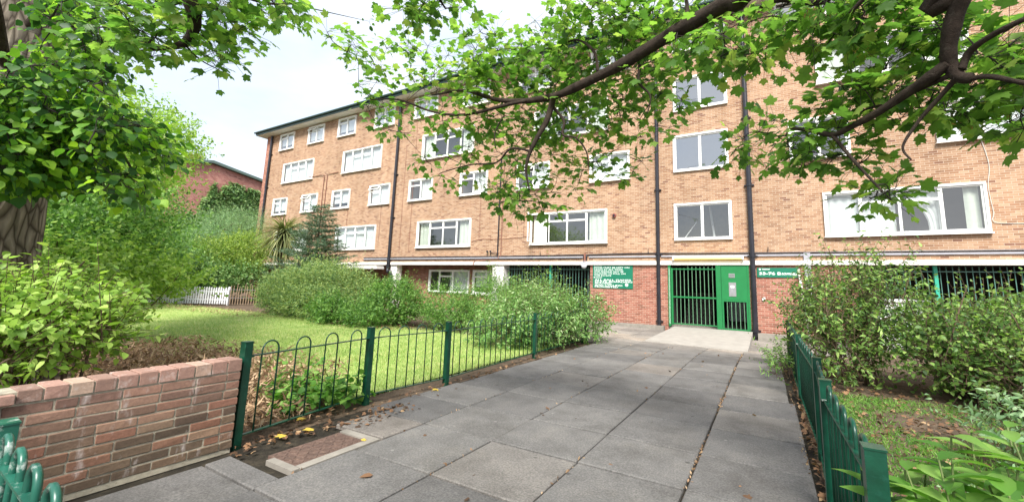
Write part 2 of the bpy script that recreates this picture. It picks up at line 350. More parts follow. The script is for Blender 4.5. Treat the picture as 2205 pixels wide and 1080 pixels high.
# ------------------------------------------------------------------ world and light
w = bpy.data.worlds.new('World'); S.world = w; w.use_nodes = True
nt = w.node_tree; bg = nt.nodes['Background']
sky = N(nt, 'ShaderNodeTexSky', sky_type='NISHITA'); sky.sun_disc = False
SUN_EL, SUN_AZ = R(48), R(158)
sky.sun_elevation = SUN_EL; sky.sun_rotation = SUN_AZ; sky.air_density = 1.0; sky.dust_density = 2.5; sky.ozone_density = 1
nt.links.new(sky.outputs[0], bg.inputs[0]); bg.inputs[1].default_value = .10
tc = N(nt, 'ShaderNodeTexCoord')
mp = N(nt, 'ShaderNodeMapping'); mp.inputs['Scale'].default_value = (1, 1, 2.2); nt.links.new(tc.outputs['Generated'], mp.inputs[0])
nz = noise(nt, mp.outputs[0], 1.5, 7, .55)
cr = ramp(nt, [(.30, (.62, .72, .86)), (.5, (.76, .83, .92)), (.70, (.98, .98, 1.0))]); nt.links.new(nz, cr.inputs[0])
bg2 = N(nt, 'ShaderNodeBackground'); bg2.inputs[1].default_value = .52; nt.links.new(cr.outputs[0], bg2.inputs[0])
fr = ramp(nt, [(.3, (.72, .72, .72)), (.6, (.95, .95, .95))]); nt.links.new(nz, fr.inputs[0])
mx = N(nt, 'ShaderNodeMixShader'); nt.links.new(fr.outputs[0], mx.inputs[0]); nt.links.new(bg.outputs[0], mx.inputs[1]); nt.links.new(bg2.outputs[0], mx.inputs[2])
nt.links.new(mx.outputs[0], nt.nodes['World Output'].inputs[0])
sl = bpy.data.lights.new('sun', 'SUN'); sl.energy = 3.0; sl.angle = R(20); sl.color = (1, .96, .9)
so = bpy.data.objects.new('sun', sl); COL.objects.link(so)
sd = Vector((math.sin(SUN_AZ)*math.cos(SUN_EL), math.cos(SUN_AZ)*math.cos(SUN_EL), math.sin(SUN_EL)))
so.rotation_euler = sd.to_track_quat('Z', 'Y').to_euler()
S.view_settings.view_transform = 'Standard'; S.view_settings.look = 'None'; S.view_settings.gamma = 1; S.view_settings.exposure = 1.5

# ------------------------------------------------------------------ ground, path, lawn
def ss(a, b, x): t = max(0, min(1, (x-a)/(b-a))); return t*t*(3-2*t)
def gz(x, y):                                   # the paving dips a little towards the entrance
    return -ss(9.5, 15.5, y)*(.10 + .035*max(0, min(5, x+4.5))) * ss(-9, -5, x)
def sheet(name, xs, ys, zf, mat, **k):
    m = MB(); nx, ny = len(xs), len(ys)
    m.v = [(x, y, zf(x, y)) for y in ys for x in xs]
    m.f = [(j*nx+i, j*nx+i+1, (j+1)*nx+i+1, (j+1)*nx+i) for j in range(ny-1) for i in range(nx-1)]
    return m.build(name, mat, smooth=True, **k)
xs = [-400, -200, -100, -60] + list(np.arange(-40, -8, 2.0)) + list(np.arange(-8, 8, .5)) + [8, 12, 20, 40, 100, 200, 400]
ys = [-300, -100, -40, -15, -6] + list(np.arange(-4, 20, .5)) + [20, 24, 30, 45, 70, 150, 300, 500]
sheet('ground', xs, ys, lambda x, y: gz(x, y)-.05, MT['soil'], kind='structure')
def bumpy(x, y): return -.02 + .015*math.sin(x*1.7+y)*math.cos(y*1.3)
sheet('lawn', list(np.arange(-30, -5.1, .6))+[-5.1, -4.75], list(np.arange(3.7, 10.4, .45)), bumpy, MT['lawn_soil'], kind='structure')
sheet('soil_bed', [.42, 1, 2, 3, 4, 6, 9, 14], [-3, 0, 2, 4, 6, 8, 10, 12.5], lambda x, y: -.012+.02*math.sin(3*x+y), MT['soil'], kind='structure')
# path: real slabs with dirt-filled joints
pm = MB(); XJ = [-3.30, -2.405, -1.51, -.615, .27]
YJ = [-2.5, -1.6, -.75, .1, .95, 1.8, 2.65, 3.5, 4.28, 5.13, 6.0, 6.86, 7.7, 8.55, 9.4, 10.25, 11.1, 11.95, 12.8, 13.65, 14.5, 15.35, 16.2, 17.15]
def slab(x0, x1, y0, y1, g=.006):
    dz = random.uniform(-.004, .004); tx = random.uniform(-.004, .004); ty = random.uniform(-.004, .004)
    x0 += g + random.uniform(0, .004); x1 -= g + random.uniform(0, .004); y0 += .010; y1 -= .010; b = .009
    vs = []
    for ins, dp in ((0, -.05), (0, -b), (b, 0)):
        for i, (x, y) in enumerate(((x0+ins, y0+ins), (x1-ins, y0+ins), (x1-ins, y1-ins), (x0+ins, y1-ins))):
            vs.append((x, y, gz(x, y) + dz + dp + tx*(1 if i in (1, 2) else -1) + ty*(1 if i > 1 else -1)))
    pm.add(vs, [(0, 1, 5, 4), (1, 2, 6, 5), (2, 3, 7, 6), (3, 0, 4, 7), (4, 5, 9, 8), (5, 6, 10, 9), (6, 7, 11, 10), (7, 4, 8, 11), (8, 9, 10, 11)])
for j in range(len(YJ)-1):
    y0, y1 = YJ[j], YJ[j+1]
    cols = list(XJ)
    cols = [-4.18] + cols if y0 > 3.4 else ([-4.04] + cols if y0 < 1.9 else cols)
    if y0 < .5: cols = [-6.0, -5.1] + cols + [1.2, 2.1]
    if y0 > 11: cols = [-7.7, -6.85, -5.95, -5.05] + cols
    if y0 > 12.5: cols = cols + [1.2, 2.1]
    if y0 > 6.5 and y0 < 12.5: cols[-1] = .20
    if 3.4 < y0 < 4.9: cols[0] = -4.22
    for i in range(len(cols)-1):
        o = 0
        if 12.4 < y0 and -3.35 < cols[i] < -.7: continue          # the concrete ramp lies here
        yy0, yy1 = y0, y1
        gap = .014 if abs(cols[i+1]+.615) < .01 else .006
        if cols[i] < -3.31 and y0 > 2 and y0 < 11 and i == 0: yy0 += .0
        if abs(y0-1.8) < .01 and cols[i] < -4: yy1 = 2.0
        slab(cols[i], cols[i+1] - (gap-.006), yy0, yy1)
    if y0 > 16: continue
slab(-4.02, -3.30, 2.95, 3.5)
pm.build('path', MT['slab'], kind='structure')
jm = MB(); jx = [-9, -7.7, -6.0, -4.3, -3.3, -2.4, -1.5, -.6, .3, 1.2, 2.2]; jy = [-3, 0, 3, 6, 8.5, 9.5, 10.5, 11.5, 12.5, 13.5, 14.5, 15.5, 16.5, 17.4]
def joint_sheet(x, y): return gz(x, y) - .038
m = MB(); nx = 12
xsj = list(np.linspace(-4.28, .34, 12)); 
m.v = [(x, y, joint_sheet(x, y)) for y in np.linspace(-3, 17.4, 60) for x in xsj]
m.f = [(j*nx+i, j*nx+i+1, (j+1)*nx+i+1, (j+1)*nx+i) for j in range(59) for i in range(nx-1)]
m.build('path_bedding', MT['joint_soil'], kind='structure')
# concrete ramp up to the gate
m = MB(); y0, y1 = 12.75, 17.36
xa, xb = -3.32, -.53
vs = []
for y in (y0, y1):
    for x in (xa, xb): vs.append((x, y, (gz(x, y)+.022) if y == y0 else .03))
for y in (y0, y1):
    for x in (xa, xb): vs.append((x, y, gz(x, y)-.06))
m.add(vs, [(0, 1, 3, 2), (4, 5, 1, 0), (5, 7, 3, 1), (6, 4, 0, 2), (7, 6, 2, 3)])
m.build('entrance_ramp', MT['concrete'], kind='structure')
m = MB(); m.box(-7.0, -3.7, 17.18, 17.44, -.22, .03); m.box(-.36, 2.7, 17.12, 17.44, -.32, .0)
m.build('kerb_strip', MT['concrete_old'], kind='structure')

# ------------------------------------------------------------------ the apartment building
bld = thing('apartment_building', (-10, D, 0), 'long five storey buff brick apartment block with white windows and black drainpipes', 'building')
WIN = []   # x0,x1,z0,z1,style
for a in (-32.9, -25.6, -17.97, -10.2): WIN += [(a, a+4.0, 3.5, 5.03, 'wide')]
for a in (-33.8, -30.0, -26.4, -22.5, -18.9, -14.9, -11.1, -7.05): WIN += [(a, a+1.9, 6.35, 7.64, 'small')]
for a in (-32.95, -25.6, -18.0, -10.15): WIN += [(a, a+3.95, 8.83, 10.38, 'wide')]
for a in (-33.87, -30.05, -26.48, -22.6, -18.9, -15.0, -11.15, -7.05): WIN += [(a, a+1.92, 11.6, 12.93, 'small')]
WIN += [(-3.25, -1.08, 3.5, 5.02, 'stair'), (-3.24, -1.12, 6.40, 7.98, 'stair'), (-3.2, -1.08, 9.08, 10.56, 'stair'), (-3.2, -1.05, 11.8, 12.6, 'stair')]
WIN += [(1.9, 6.05, 3.5, 5.06, 'wide'), (.98, 2.8, 6.38, 7.92, 'small'), (5.08, 7.25, 6.48, 7.9, 'small'), (1.96, 6.1, 9.2, 10.66, 'wide'), (.75, 2.7, 11.9, 13.0, 'small'), (5.1, 7.1, 11.9, 13.0, 'small'),
        (9.4, 13.4, 3.5, 5.03, 'wide'), (9.0, 10.9, 6.4, 7.7, 'small'), (9.4, 13.4, 9.0, 10.5, 'wide')]
XR = 15.0
def wall_holes(m, x0, x1, z0, z1, holes, y, th):
    X = sorted({x0, x1} | {h[0] for h in holes} | {h[1] for h in holes}); Z = sorted({z0, z1} | {h[2] for h in holes} | {h[3] for h in holes})
    X = [a for a in X if x0 <= a <= x1]; Z = [a for a in Z if z0 <= a <= z1]
    def solid(i, k):
        if i < 0 or k < 0 or i >= len(X)-1 or k >= len(Z)-1: return False
        cx, cz = (X[i]+X[i+1])/2, (Z[k]+Z[k+1])/2
        return not any(h[0] < cx < h[1] and h[2] < cz < h[3] for h in holes)
    for i in range(len(X)-1):
        for k in range(len(Z)-1):
            if not solid(i, k): continue
            a, b, c, d = X[i], X[i+1], Z[k], Z[k+1]
            m.add([(a, y, c), (b, y, c), (b, y, d), (a, y, d)], [(0, 1, 2, 3)])
            for cond, q in ((solid(i-1, k), [(a, y, c), (a, y, d), (a, y+th, d), (a, y+th, c)]), (solid(i+1, k), [(b, y, c), (b, y+th, c), (b, y+th, d), (b, y, d)]),
                            (solid(i, k-1), [(a, y, c), (a, y+th, c), (b, y+th, c), (b, y, c)]), (solid(i, k+1), [(a, y, d), (b, y, d), (b, y+th, d), (a, y+th, d)])):
                if not cond: m.add(q, [(0, 1, 2, 3)])
m = MB(); wall_holes(m, -35.2, XR, 2.655, 13.06, [(a+.02, b-.02, c+.02, d-.02) for a, b, c, d, s in WIN], D, .25)
m.build('upper_wall', MT['brick_buff'], bld)
m = MB(); m.box(-35.9, -35.2, D-.0, D+.6, -.1, 13.06); m.build('corner_pier', MT['brick_corner'], bld)
m = MB(); m.box(-35.9, -35.9+.25, D+.6, D+9, -.1, 13.06); m.box(XR-.25, XR, D+.3, D+9, -.1, 13.0); m.box(-35.6, XR, D+8.8, D+9, -.1, 13.06); m.build('rear_wall', MT['brick_corner'], bld)
m = MB(); m.box(-36.4, XR+.6, D-.62, D+9.6, 13.07, 13.16); m.build('soffit', MT['soffit'], bld)
m = MB(); m.box(-36.45, XR+.6, D-.68, D-.60, 13.10, 13.30)
m.tube([(-36.5, D-.74, 13.3), (XR+.6, D-.74, 13.3)], .075, 10); m.build('gutter', MT['roof_green'], bld)
m = MB(); m.box(-36.4, XR+.6, D-.6, D+9.6, 13.17, 13.34); m.build('roof', MT['roof_green'], bld)
m = MB()
for x0, x1 in ((-35.2, -20.3), (-19.95, XR)): m.box(x0, x1, D-.10, D+.25, 2.49, 2.65)
m.build('concrete_band', MT['cream'], bld)
# ground floor walls
for x0, x1, z0 in ((-7.0, -3.56, -.3), (-.57, 2.7, -.4)): m = MB(); m.box(x0, x1, D, D+.3, z0, 2.488); m.build('entrance_wall', MT['brick_red'], bld)
# recess behind the columns, left
gw = [(-17.64, -14.62, .95, 2.24, 'door'), (-14.35, -12.53, .95, 2.24, 'small')]
GY = D+.9
m = MB(); wall_holes(m, -35.2, -12.0, -.1, 2.488, [(a+.02, b-.02, c+.02, d-.02) for a, b, c, d, s in gw], GY, .2); m.build('recessed_wall', MT['brick_red'], bld)
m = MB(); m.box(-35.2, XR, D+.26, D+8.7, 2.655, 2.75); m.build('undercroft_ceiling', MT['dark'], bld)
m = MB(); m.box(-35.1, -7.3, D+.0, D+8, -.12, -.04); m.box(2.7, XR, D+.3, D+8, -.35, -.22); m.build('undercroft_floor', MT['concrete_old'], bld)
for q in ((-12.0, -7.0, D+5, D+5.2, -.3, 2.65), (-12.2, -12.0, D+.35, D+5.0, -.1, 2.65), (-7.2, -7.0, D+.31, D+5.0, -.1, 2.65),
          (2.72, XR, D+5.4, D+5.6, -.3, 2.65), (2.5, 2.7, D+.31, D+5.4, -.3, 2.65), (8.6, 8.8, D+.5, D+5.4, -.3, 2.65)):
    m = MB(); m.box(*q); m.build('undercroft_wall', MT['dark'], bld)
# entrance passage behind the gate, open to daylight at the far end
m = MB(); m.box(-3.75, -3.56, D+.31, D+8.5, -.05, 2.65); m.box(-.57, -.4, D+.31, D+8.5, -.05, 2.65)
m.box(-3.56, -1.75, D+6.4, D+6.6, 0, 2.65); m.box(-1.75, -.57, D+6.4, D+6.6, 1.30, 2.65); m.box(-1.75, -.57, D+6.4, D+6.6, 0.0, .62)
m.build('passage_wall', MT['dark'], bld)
m = MB(); m.box(-3.56, -.57, D+.0, D+8.5, -.06, .01); m.build('passage_floor', MT['concrete_old'], bld)
m = MB()
m.tube([(-3.3, D+3.2, .1), (-2.9, D+3.2, 1.0)], .02, 6); 
for i in range(8): m.box(-3.5, -2.3, D+3.0+i*.28, D+3.26+i*.28, .01, .17*(i+1))
m.build('stair', MT['concrete_old'], bld)
# columns
m = MB(); m.box(-12.42, -11.72, D-.02, D+.5, -.1, 2.488)
m.build('column', MT['render_white'], bld)
m = MB(); m.box(-20.0, -19.5, D-.0, D+.4, -.1, 2.488); m.build('column', MT['white_dirty'], bld)
m = MB(); m.box(-27.8, -27.4, D-.0, D+.4, -.1, 2.488); m.build('column', MT['white_dirty'], bld)
# porch roof left of the drainpipe, pale underside
m = MB(); m.box(-25.5, -20.6, D-.55, D-.0, 2.22, 2.40); m.build('porch_canopy', MT['soffit'], bld)

def frame_bars(m, x0, x1, z0, z1, y, wd, dp):
    m.box(x0, x1, y-dp, y, z0, z0+wd); m.box(x0, x1, y-dp, y, z1-wd, z1)
    m.box(x0, x0+wd, y-dp, y, z0+wd, z1-wd); m.box(x1-wd, x1, y-dp, y, z0+wd, z1-wd)
def curtain(parent, x0, x1, z0, z1, y, mat, tie=0, seed=0):
    rd = random.Random(seed); m = MB(); nx = max(6, int((x1-x0)/.035)); nz = 8; ph = rd.random()*6
    for k in range(nz+1):
        t = k/nz; z = z1 + (z0-z1)*t
        for i in range(nx+1):
            u = i/nx
            uu = u*(1-.62*math.sin(min(1, t*1.15)*math.pi/2)) if tie == 1 else (1-(1-u)*(1-.62*math.sin(min(1, t*1.15)*math.pi/2)) if tie == -1 else u)
            m.v.append((x0+(x1-x0)*uu, y + .022*math.sin(u*nx*.95+ph+math.sin(t*2+u*5)*.6), z))
    for k in range(nz):
        for i in range(nx): a = k*(nx+1)+i; m.f.append((a, a+1, a+nx+2, a+nx+1))
    return m.build('curtain', mat, parent, smooth=True)
WN = 0
def window(x0, x1, z0, z1, style, Y, parent, seed):
    rd = random.Random(seed)
    f = MB(); g = MB(); sur = .07 if style != 'door' else .06
    frame_bars(f, x0-.01, x1+.01, z0-.01, z1+.01, Y+.0, sur, .085)                      # box surround standing proud of the brick
    ix0, ix1, iz0, iz1 = x0+sur-.01, x1-sur+.01, z0+sur-.01, z1-sur+.01
    yf = Y+.02; fw = .036
    W = ix1-ix0
    if style == 'wide': cols = [(0, .245, 0), (.245, .5, 1), (.5, .755, 1), (.755, 1, 0)]
    elif style == 'small': cols = [(0, .5, 1), (.5, 1, 0)]
    elif style == 'door': cols = [(0, .26, 0), (.26, .6, 1), (.6, 1, 0)]
    else: cols = [(0, .5, 0), (.5, 1, 0)]
    cells = []
    for a, b, top in cols:
        ca, cb = ix0+W*a, ix0+W*b
        if top:
            zt = iz1-(iz1-iz0)*.27; cells += [(ca, cb, iz0, zt, 0), (ca, cb, zt, iz1, 1)]
        else: cells.append((ca, cb, iz0, iz1, 2))
    opened = None
    if style == 'small' and rd.random() < .45: opened = [c for c in cells if c[4] == 1][0]
    if style == 'wide' and abs(x0+10.2) < .01 and z0 < 4: opened2 = cells.pop(0)
    for c in cells:
        a, b, lo, hi, kd = c; wd = fw if kd == 0 else fw+.015
        if c is opened:
            continue
        frame_bars(f, a, b, lo, hi, yf, wd, .05 if kd == 0 else .062)
        g.add([(a+wd, yf-.02, lo+wd), (b-wd, yf-.02, lo+wd), (b-wd, yf-.02, hi-wd), (a+wd, yf-.02, hi-wd)], [(0, 1, 2, 3)])
    win = f.build('window', MT['white'], parent)
    if style in ('wide', 'small') :
        s = MB(); s.box(x0-.04, x1+.04, Y-.13, Y-.004, z0-.05, z0-.012); s.build('sill', MT['white_dirty'], win)
    g.build('pane', MT['glass_stair'] if style == 'stair' and z0 > 6 or z0 > 11 else MT['glass'], win)
    if opened:                                                                           # top light hinged open
        a, b, lo, hi, kd = opened; s = MB(); an = R(38); h = hi-lo
        vy, vz = -math.sin(an), -math.cos(an)
        for (u0, u1, t0, t1) in ((a, b, 0, .06), (a, b, h-.06, h), (a, a+.06, .06, h-.06), (b-.06, b, .06, h-.06)):
            c = ((u0+u1)/2, yf-.04+vy*(t0+t1)/2, hi+vz*(t0+t1)/2)
            s.obox(c, ((u1-u0)/2, 0, 0), (0, vy*(t1-t0)/2, vz*(t1-t0)/2), (0, -vz*.02, vy*.02))
        s.build('opened_top_light', MT['white'], win)
    if style == 'wide' and abs(x0+10.2) < .01 and z0 < 4:                                # left casement swung open
        s = MB(); an = R(72); h_ = (ix0+.02, yf-.07); ux, uy = math.cos(an), -math.sin(an); cw = W*.235
        for (t0, t1, zz0, zz1) in ((0, .07, iz0, iz1), (cw-.07, cw, iz0, iz1), (.07, cw-.07, iz0, iz0+.07), (.07, cw-.07, iz1-.07, iz1)):
            tm = (t0+t1)/2; s.obox((h_[0]+ux*tm, h_[1]+uy*tm, (zz0+zz1)/2), (ux*(t1-t0)/2, uy*(t1-t0)/2, 0), (-uy*.025, ux*.025, 0), (0, 0, (zz1-zz0)/2))
        s.build('opened_casement', MT['white'], win)
    # what stands behind the glass
    r = MB(); r.box(ix0-.05, ix1+.05, Y+1.2, Y+1.25, iz0-.3, iz1+.2); r.box(ix0-.1, ix0-.05, Y+.26, Y+1.2, iz0-.3, iz1+.2); r.box(ix1+.05, ix1+.1, Y+.26, Y+1.2, iz0-.3, iz1+.2)
    r.box(ix0-.05, ix1+.05, Y+.26, Y+1.2, iz0-.35, iz0-.3); r.box(ix0-.05, ix1+.05, Y+.26, Y+1.2, iz1+.2, iz1+.25)
    r.build('room', MT['room'] if style != 'stair' or z0 > 6 else plain('stair_hall_wall', (.28, .24, .16), .9, .25, 1.5), win)
    if style == 'stair' and z0 < 6:
        k_ = MB(); k_.tube([(x0+1.45, Y+.9, z0), (x0+1.28, Y+.9, z1)], .045, 8); k_.tube([(x0+.25, Y+.6, z0+.1), (x0+.75, Y+.8, z0+.85)], .02, 6); k_.build('stair_rail', MT['white_dirty'], win)
    q = rd.random(); left = x0 < -19
    yc = Y+.13
    if style == 'wide':
        if z0 > 8 and left or (left and q < .5):
            bl = MB(); bl.box(ix0+.03, ix1-.03, yc, yc+.01, iz0+.02, iz1-.02); bl.build('blind', MT['blind'], win)
        elif seed == 1000:      # pulled-back nets of the big window by the right
            curtain(win, ix0+.05, ix0+W*.24, iz0, iz1, yc, MT['curtain'], 0, 1); curtain(win, ix0+W*.26, ix0+W*.48, iz0, iz1, yc+.03, MT['curtain'], 0, 2)
            curtain(win, ix0+W*.52, ix0+W*.78, iz0, iz1, yc+.03, MT['curtain'], -1, 3); curtain(win, ix0+W*.9, ix0+W*.985, iz0, iz1, yc, MT['curtain_warm'], 0, 4)
        else:
            curtain(win, ix0+.03, ix0+W*.2, iz0, iz1, yc, MT['curtain_warm'], 0, seed); curtain(win, ix0+W*.78, ix1-.03, iz0, iz1, yc, MT['curtain_warm'], 0, seed+1)
            if q > .75: bl = MB(); bl.box(ix0+W*.26, ix0+W*.74, yc+.06, yc+.07, iz1-(.35+.5*rd.random())*(iz1-iz0), iz1-.02); bl.build('blind', MT['blind'], win)
            elif rd.random() < .6: curtain(win, ix0+W*.26, ix0+W*.40, iz0, iz1, yc+.05, MT['curtain'], 1, seed+2)
    elif style == 'small' or style == 'door':
        if q < .45 or left:
            bl = MB(); bl.box(ix0+.03, ix1-.03, yc, yc+.01, iz0+.3*(iz1-iz0)*rd.random(), iz1-.02); bl.build('blind', MT['blind'], win)
        elif q < .8: curtain(win, ix0+W*.5, ix1-.03, iz0, iz1, yc, MT['curtain'], 0, seed)
    return win
for i, (a, b, c, d, s) in enumerate(WIN):
    window(a, b, c, d, s, D, bld, 1000 if (a, c) == (1.9, 3.5) else i+11)
for i, (a, b, c, d, s) in enumerate(gw): window(a, b, c, d, s, GY, bld, 77+i)
# a window casement standing open (wide window left of the entrance)
def pipe(x, z0, z1, r, mat, y=D-.12, shoe=True):
    m = MB(); m.tube([(x, y, z1), (x, y, z0)], r, 14)
    z = z0+.35
    while z < z1:
        m.tube([(x, y, z-.05), (x, y, z+.05)], r*1.22, 14); m.box(x-r*1.9, x+r*1.9, y+r*.6, D-.003 if y > D-.3 else D, z-.025, z+.025); z += 2.75
    if shoe:
        m.tube([(x, y, z0+.12), (x, y, z0+.2)], r*1.45, 14); m.tube([(x, y, z0+.0), (x, y, z0+.12)], r*1.3, 14)
    m.build('drainpipe', mat, bld, smooth=False)
pipe(-35.0, .1, 13.0, .085, MT['pipe']); pipe(-20.12, 2.3, 13.0, .085, MT['pipe']); pipe(-3.92, -.16, 13.0, .078, MT['pipe']); pipe(-.43, -.28, 13.0, .092, MT['pipe'])
m = MB(); m.tube(smooth_line([(-20.12, D-.12, 2.4), (-20.12, D-.14, 2.2), (-20.0, D-.2, 2.05), (-19.75, D-.2, 1.95), (-19.7, D-.2, 0)]), .085, 12); m.build('drainpipe_bend', MT['pipe'], bld, smooth=True)
m = MB(); m.tube([(-12.12, D-.06, 2.9), (-12.12, D-.06, 8.2)], .035, 8)
m.tube([(-12.12, D-.06, 3.05), (-12.45, D-.06, 3.12), (-12.6, D-.06, 3.05)], .02, 6); m.cyl((-12.55, D-.1, 3.13), (0, 0, 1), .05, .1); m.cyl((-12.75, D-.1, 3.13), (0, 0, 1), .05, .1)
m.build('service_pipe', MT['pipe'], bld)
m = MB(); m.tube([(-11.93, D-.04, 2.9), (-11.93, D-.04, 8.5)], .02, 6); m.build('brown_service_pipe', MT['pipe_brown'], bld); m = MB(); m.tube(smooth_line([(-12.1, D-.05, 2.95), (-12.1, D-.05, 2.8), (-12.8, D-.05, 2.75), (-13.5, D-.12, 2.7), (-13.6, D-.13, 2.45)]), .02, 6)
m.build('brown_service_pipe', MT['pipe_brown'], bld)
for x in (-27.55, -27.2): m = MB(); m.tube([(x, D-.05, 4.6), (x, D-.05, 8.95), (x+(-1.9 if x < -27.4 else 1.2), D-.05, 8.98)], .026, 6); m.build('brown_service_pipe', MT['pipe_brown'], bld)
m = MB(); m.tube([(-7.26, D-.05, 3.0), (-7.26, D-.05, 2.66)], .05, 8)
m.build('brown_service_pipe', MT['pipe_brown'], bld)
m = MB()
for x, z0, z1 in ((-18.6, 3.3, 12), (-19.4, 3.2, 10), (-13.4, 3.8, 6.2), (-21.3, 4, 6.3), (-10.6, 3.9, 6.3), (-24.6, 5.1, 6.3)): m.tube([(x, D-.012, z0), (x, D-.012, z1)], .010, 5)
m.tube(smooth_line([(-13.9, D-.012, 3.75), (-13.2, D-.012, 3.85), (-12, D-.012, 3.82), (-10.3, D-.012, 3.9)]), .012, 5)
m.build('wall_cable', MT['pipe_brown'], bld)
m = MB(); m.tube(smooth_line([(6.1, D-.015, 6.42), (6.2, D-.015, 5.6), (6.12, D-.015, 4.9), (6.16, D-.015, 4.1), (6.12, D-.03, 3.85), (6.35, D-.015, 3.75), (7.5, D-.015, 3.7)]), .009, 6); m.build('pale_cable', MT['cable'], bld)
m = MB(); m.box(-22.5, -7.35, D-.055, D-.003, 2.82, 2.885); m.box(-7.05, -4.02, D-.055, D-.003, 2.82, 2.885); m.box(-3.82, -.55, D-.055, D-.003, 2.82, 2.885); m.box(-.31, XR, D-.055, D-.003, 2.82, 2.885); m.box(1.2, 1.4, D-.07, D-.058, 1.0, 2.92)
m.build('conduit', MT['pipe_grey'], bld)
m = MB(); m.tube(smooth_line([(-22.5, D-.03, 2.93), (-16, D-.03, 2.94), (-12.4, D-.03, 2.93), (-9, D-.03, 2.94), (-7.5, D-.03, 2.95), (-7.34, D-.03, 2.9), (-7.33, D-.03, 2.7)]), .028, 6)
m.tube(smooth_line([(-7.18, D-.03, 2.7), (-7.16, D-.03, 2.88), (-7.0, D-.03, 2.95), (-4.4, D-.03, 2.98), (-3, D-.03, 2.96), (0, D-.03, 2.94), (XR, D-.03, 2.93)]), .028, 6)
m.tube([(-22.5, D-.05, 2.79), (-7.4, D-.05, 2.79)], .018, 6)
for x, z in ((-4.35, 3.02), (.1, 3.02), (-9.6, 3.0)): m.tube([(x, D-.0, z), (x, D-.06, z+.02), (x, D-.07, z+.14)], .014, 5)
m.build('cable', MT['pipe'], bld)

def sphere_mb(c, r, n=12, sx=1, sy=1, sz=1):
    m = MB(); c = np.array(c, float); k = n//2
    for i in range(k+1):
        th = math.pi*i/k
        for j in range(n):
            ph = 2*math.pi*j/n; m.v.append((c[0]+sx*r*math.sin(th)*math.cos(ph), c[1]+sy*r*math.sin(th)*math.sin(ph), c[2]+sz*r*math.cos(th)))
    for i in range(k):
        for j in range(n): a = i*n+j; b = i*n+(j+1) % n; m.f.append((a, a+n, b+n, b))
    return m
t = thing('globe_light', (-7.23, D-.16, 2.44), 'round opal globe light under the concrete band beside the green notice', 'light')
sphere_mb((-7.23, D-.2, 2.44), .13).build('globe', plain('opal_globe', (.62, .64, .68), .3, .05), t, smooth=True)
m = MB(); m.cyl((-7.23, D-.2, 2.55), (0, 0, 1), .06, .1); m.box(-7.28, -7.18, D-.2, D-.101, 2.59, 2.64); m.build('bracket', MT['pipe_grey'], t)
t = thing('alarm_sounder', (-5.86, D, 4.7), 'small red round alarm sounder on the brick by the bay window', 'alarm')
m = MB(); m.cyl((-5.86, D-.003, 4.7), (0, -1, 0), .09, .09, 16); m.build('housing', plain('faded_red_plastic', (.25, .07, .06), .5), t)
m = MB(); m.cyl((-5.86, D-.093, 4.7), (0, -1, 0), .05, .03, 16); m.build('cap', MT['pipe'], t)
# tube light over the gate
em = bpy.data.materials.new('lit_tube'); em.use_nodes = True; b = em.node_tree.nodes['Principled BSDF']
b.inputs['Base Color'].default_value = (.8, .65, .2, 1); b.inputs['Emission Color'].default_value = (1, .66, .16, 1); b.inputs['Emission Strength'].default_value = .55
t = thing('strip_light', (-2.0, D-.15, 2.75), 'long lit yellow strip light over the green entrance gate', 'light')
m = MB(); m.tube([(-3.27, D-.19, 2.75), (-.78, D-.19, 2.75)], .062, 12); m.build('lit_tube', em, t)
m = MB(); m.box(-3.27, -.78, D-.12, D-.06, 2.70, 2.80); m.box(-3.33, -3.27, D-.25, D-.06, 2.68, 2.81); m.box(-.78, -.72, D-.25, D-.06, 2.68, 2.81)
m.build('light_housing', MT['cream'], t)

# ------------------------------------------------------------------ gate
gt = thing('security_gate', (-2.1, D-.02, 0), 'bright green barred entrance gate with a solid panel and intercom', 'gate')
y0, y1 = D-.06, D-.0
m = MB(); m.box(-3.55, -3.45, y0, y1+.05, .03, 2.487); m.box(-.64, -.57, y0, y1+.05, .0, 2.487); m.box(-1.73, -1.55, y0-.01, y1, .03, 2.487); m.build('gate_frame', MT['green_gate'], gt)
lf = MB(); lf.box(-3.43, -3.36, y0, y1, .1, 2.36); lf.box(-3.36, -1.74, y0, y1, 2.30, 2.34); lf.box(-3.36, -1.74, y0, y1, 1.17, 1.23); lf.box(-3.36, -1.74, y0, y1, .12, .16)
lf = lf.build('gate_leaf', MT['green_gate'], gt)
MT['bar'] = plain('pale_green_bar_paint', (.12, .27, .15), .5, .15, 8)
for i in range(10):
    x = -3.22+i*.152; m = MB(); m.tube([(x, D-.03, .16), (x, D-.03, 2.42 if i > 2 else 2.36)], .0125, 6); m.build('bar', MT['bar'], lf)
dp = MB(); dp.box(-1.54, -.645, y0+.01, y1-.01, 1.16, 2.487); dp = dp.build('door_panel', MT['green_gate'], gt)
lb = MB(); lb.box(-1.54, -.645, y0, y1, 1.09, 1.155); lb.box(-1.54, -.645, y0, y1, .03, .08); lb.box(-1.54, -1.48, y0, y1, .08, 1.09); lb.box(-.70, -.645, y0, y1, .08, 1.09); lb = lb.build('lower_leaf', MT['green_gate'], gt)
for i in range(5): x = -1.36+i*.145; m = MB(); m.tube([(x, D-.03, .08), (x, D-.03, 1.10)], .0125, 6); m.build('bar', MT['bar'], lb)
m = MB(); m.box(-1.28, -1.03, D-.065, D-.051, 1.29, 1.82); ip = m.build('intercom_plate', MT['steel'], gt)
m = MB(); [m.box(-1.22+i*.05, -1.19+i*.05, D-.072, D-.066, 1.42+k*.05, 1.45+k*.05) for i in range(3) for k in range(4)]; m.build('keypad', MT['pipe_grey'], ip)
m = MB(); m.box(-1.22, -1.09, D-.074, D-.066, 1.62, 1.70); m.build('display', MT['letter'], ip)
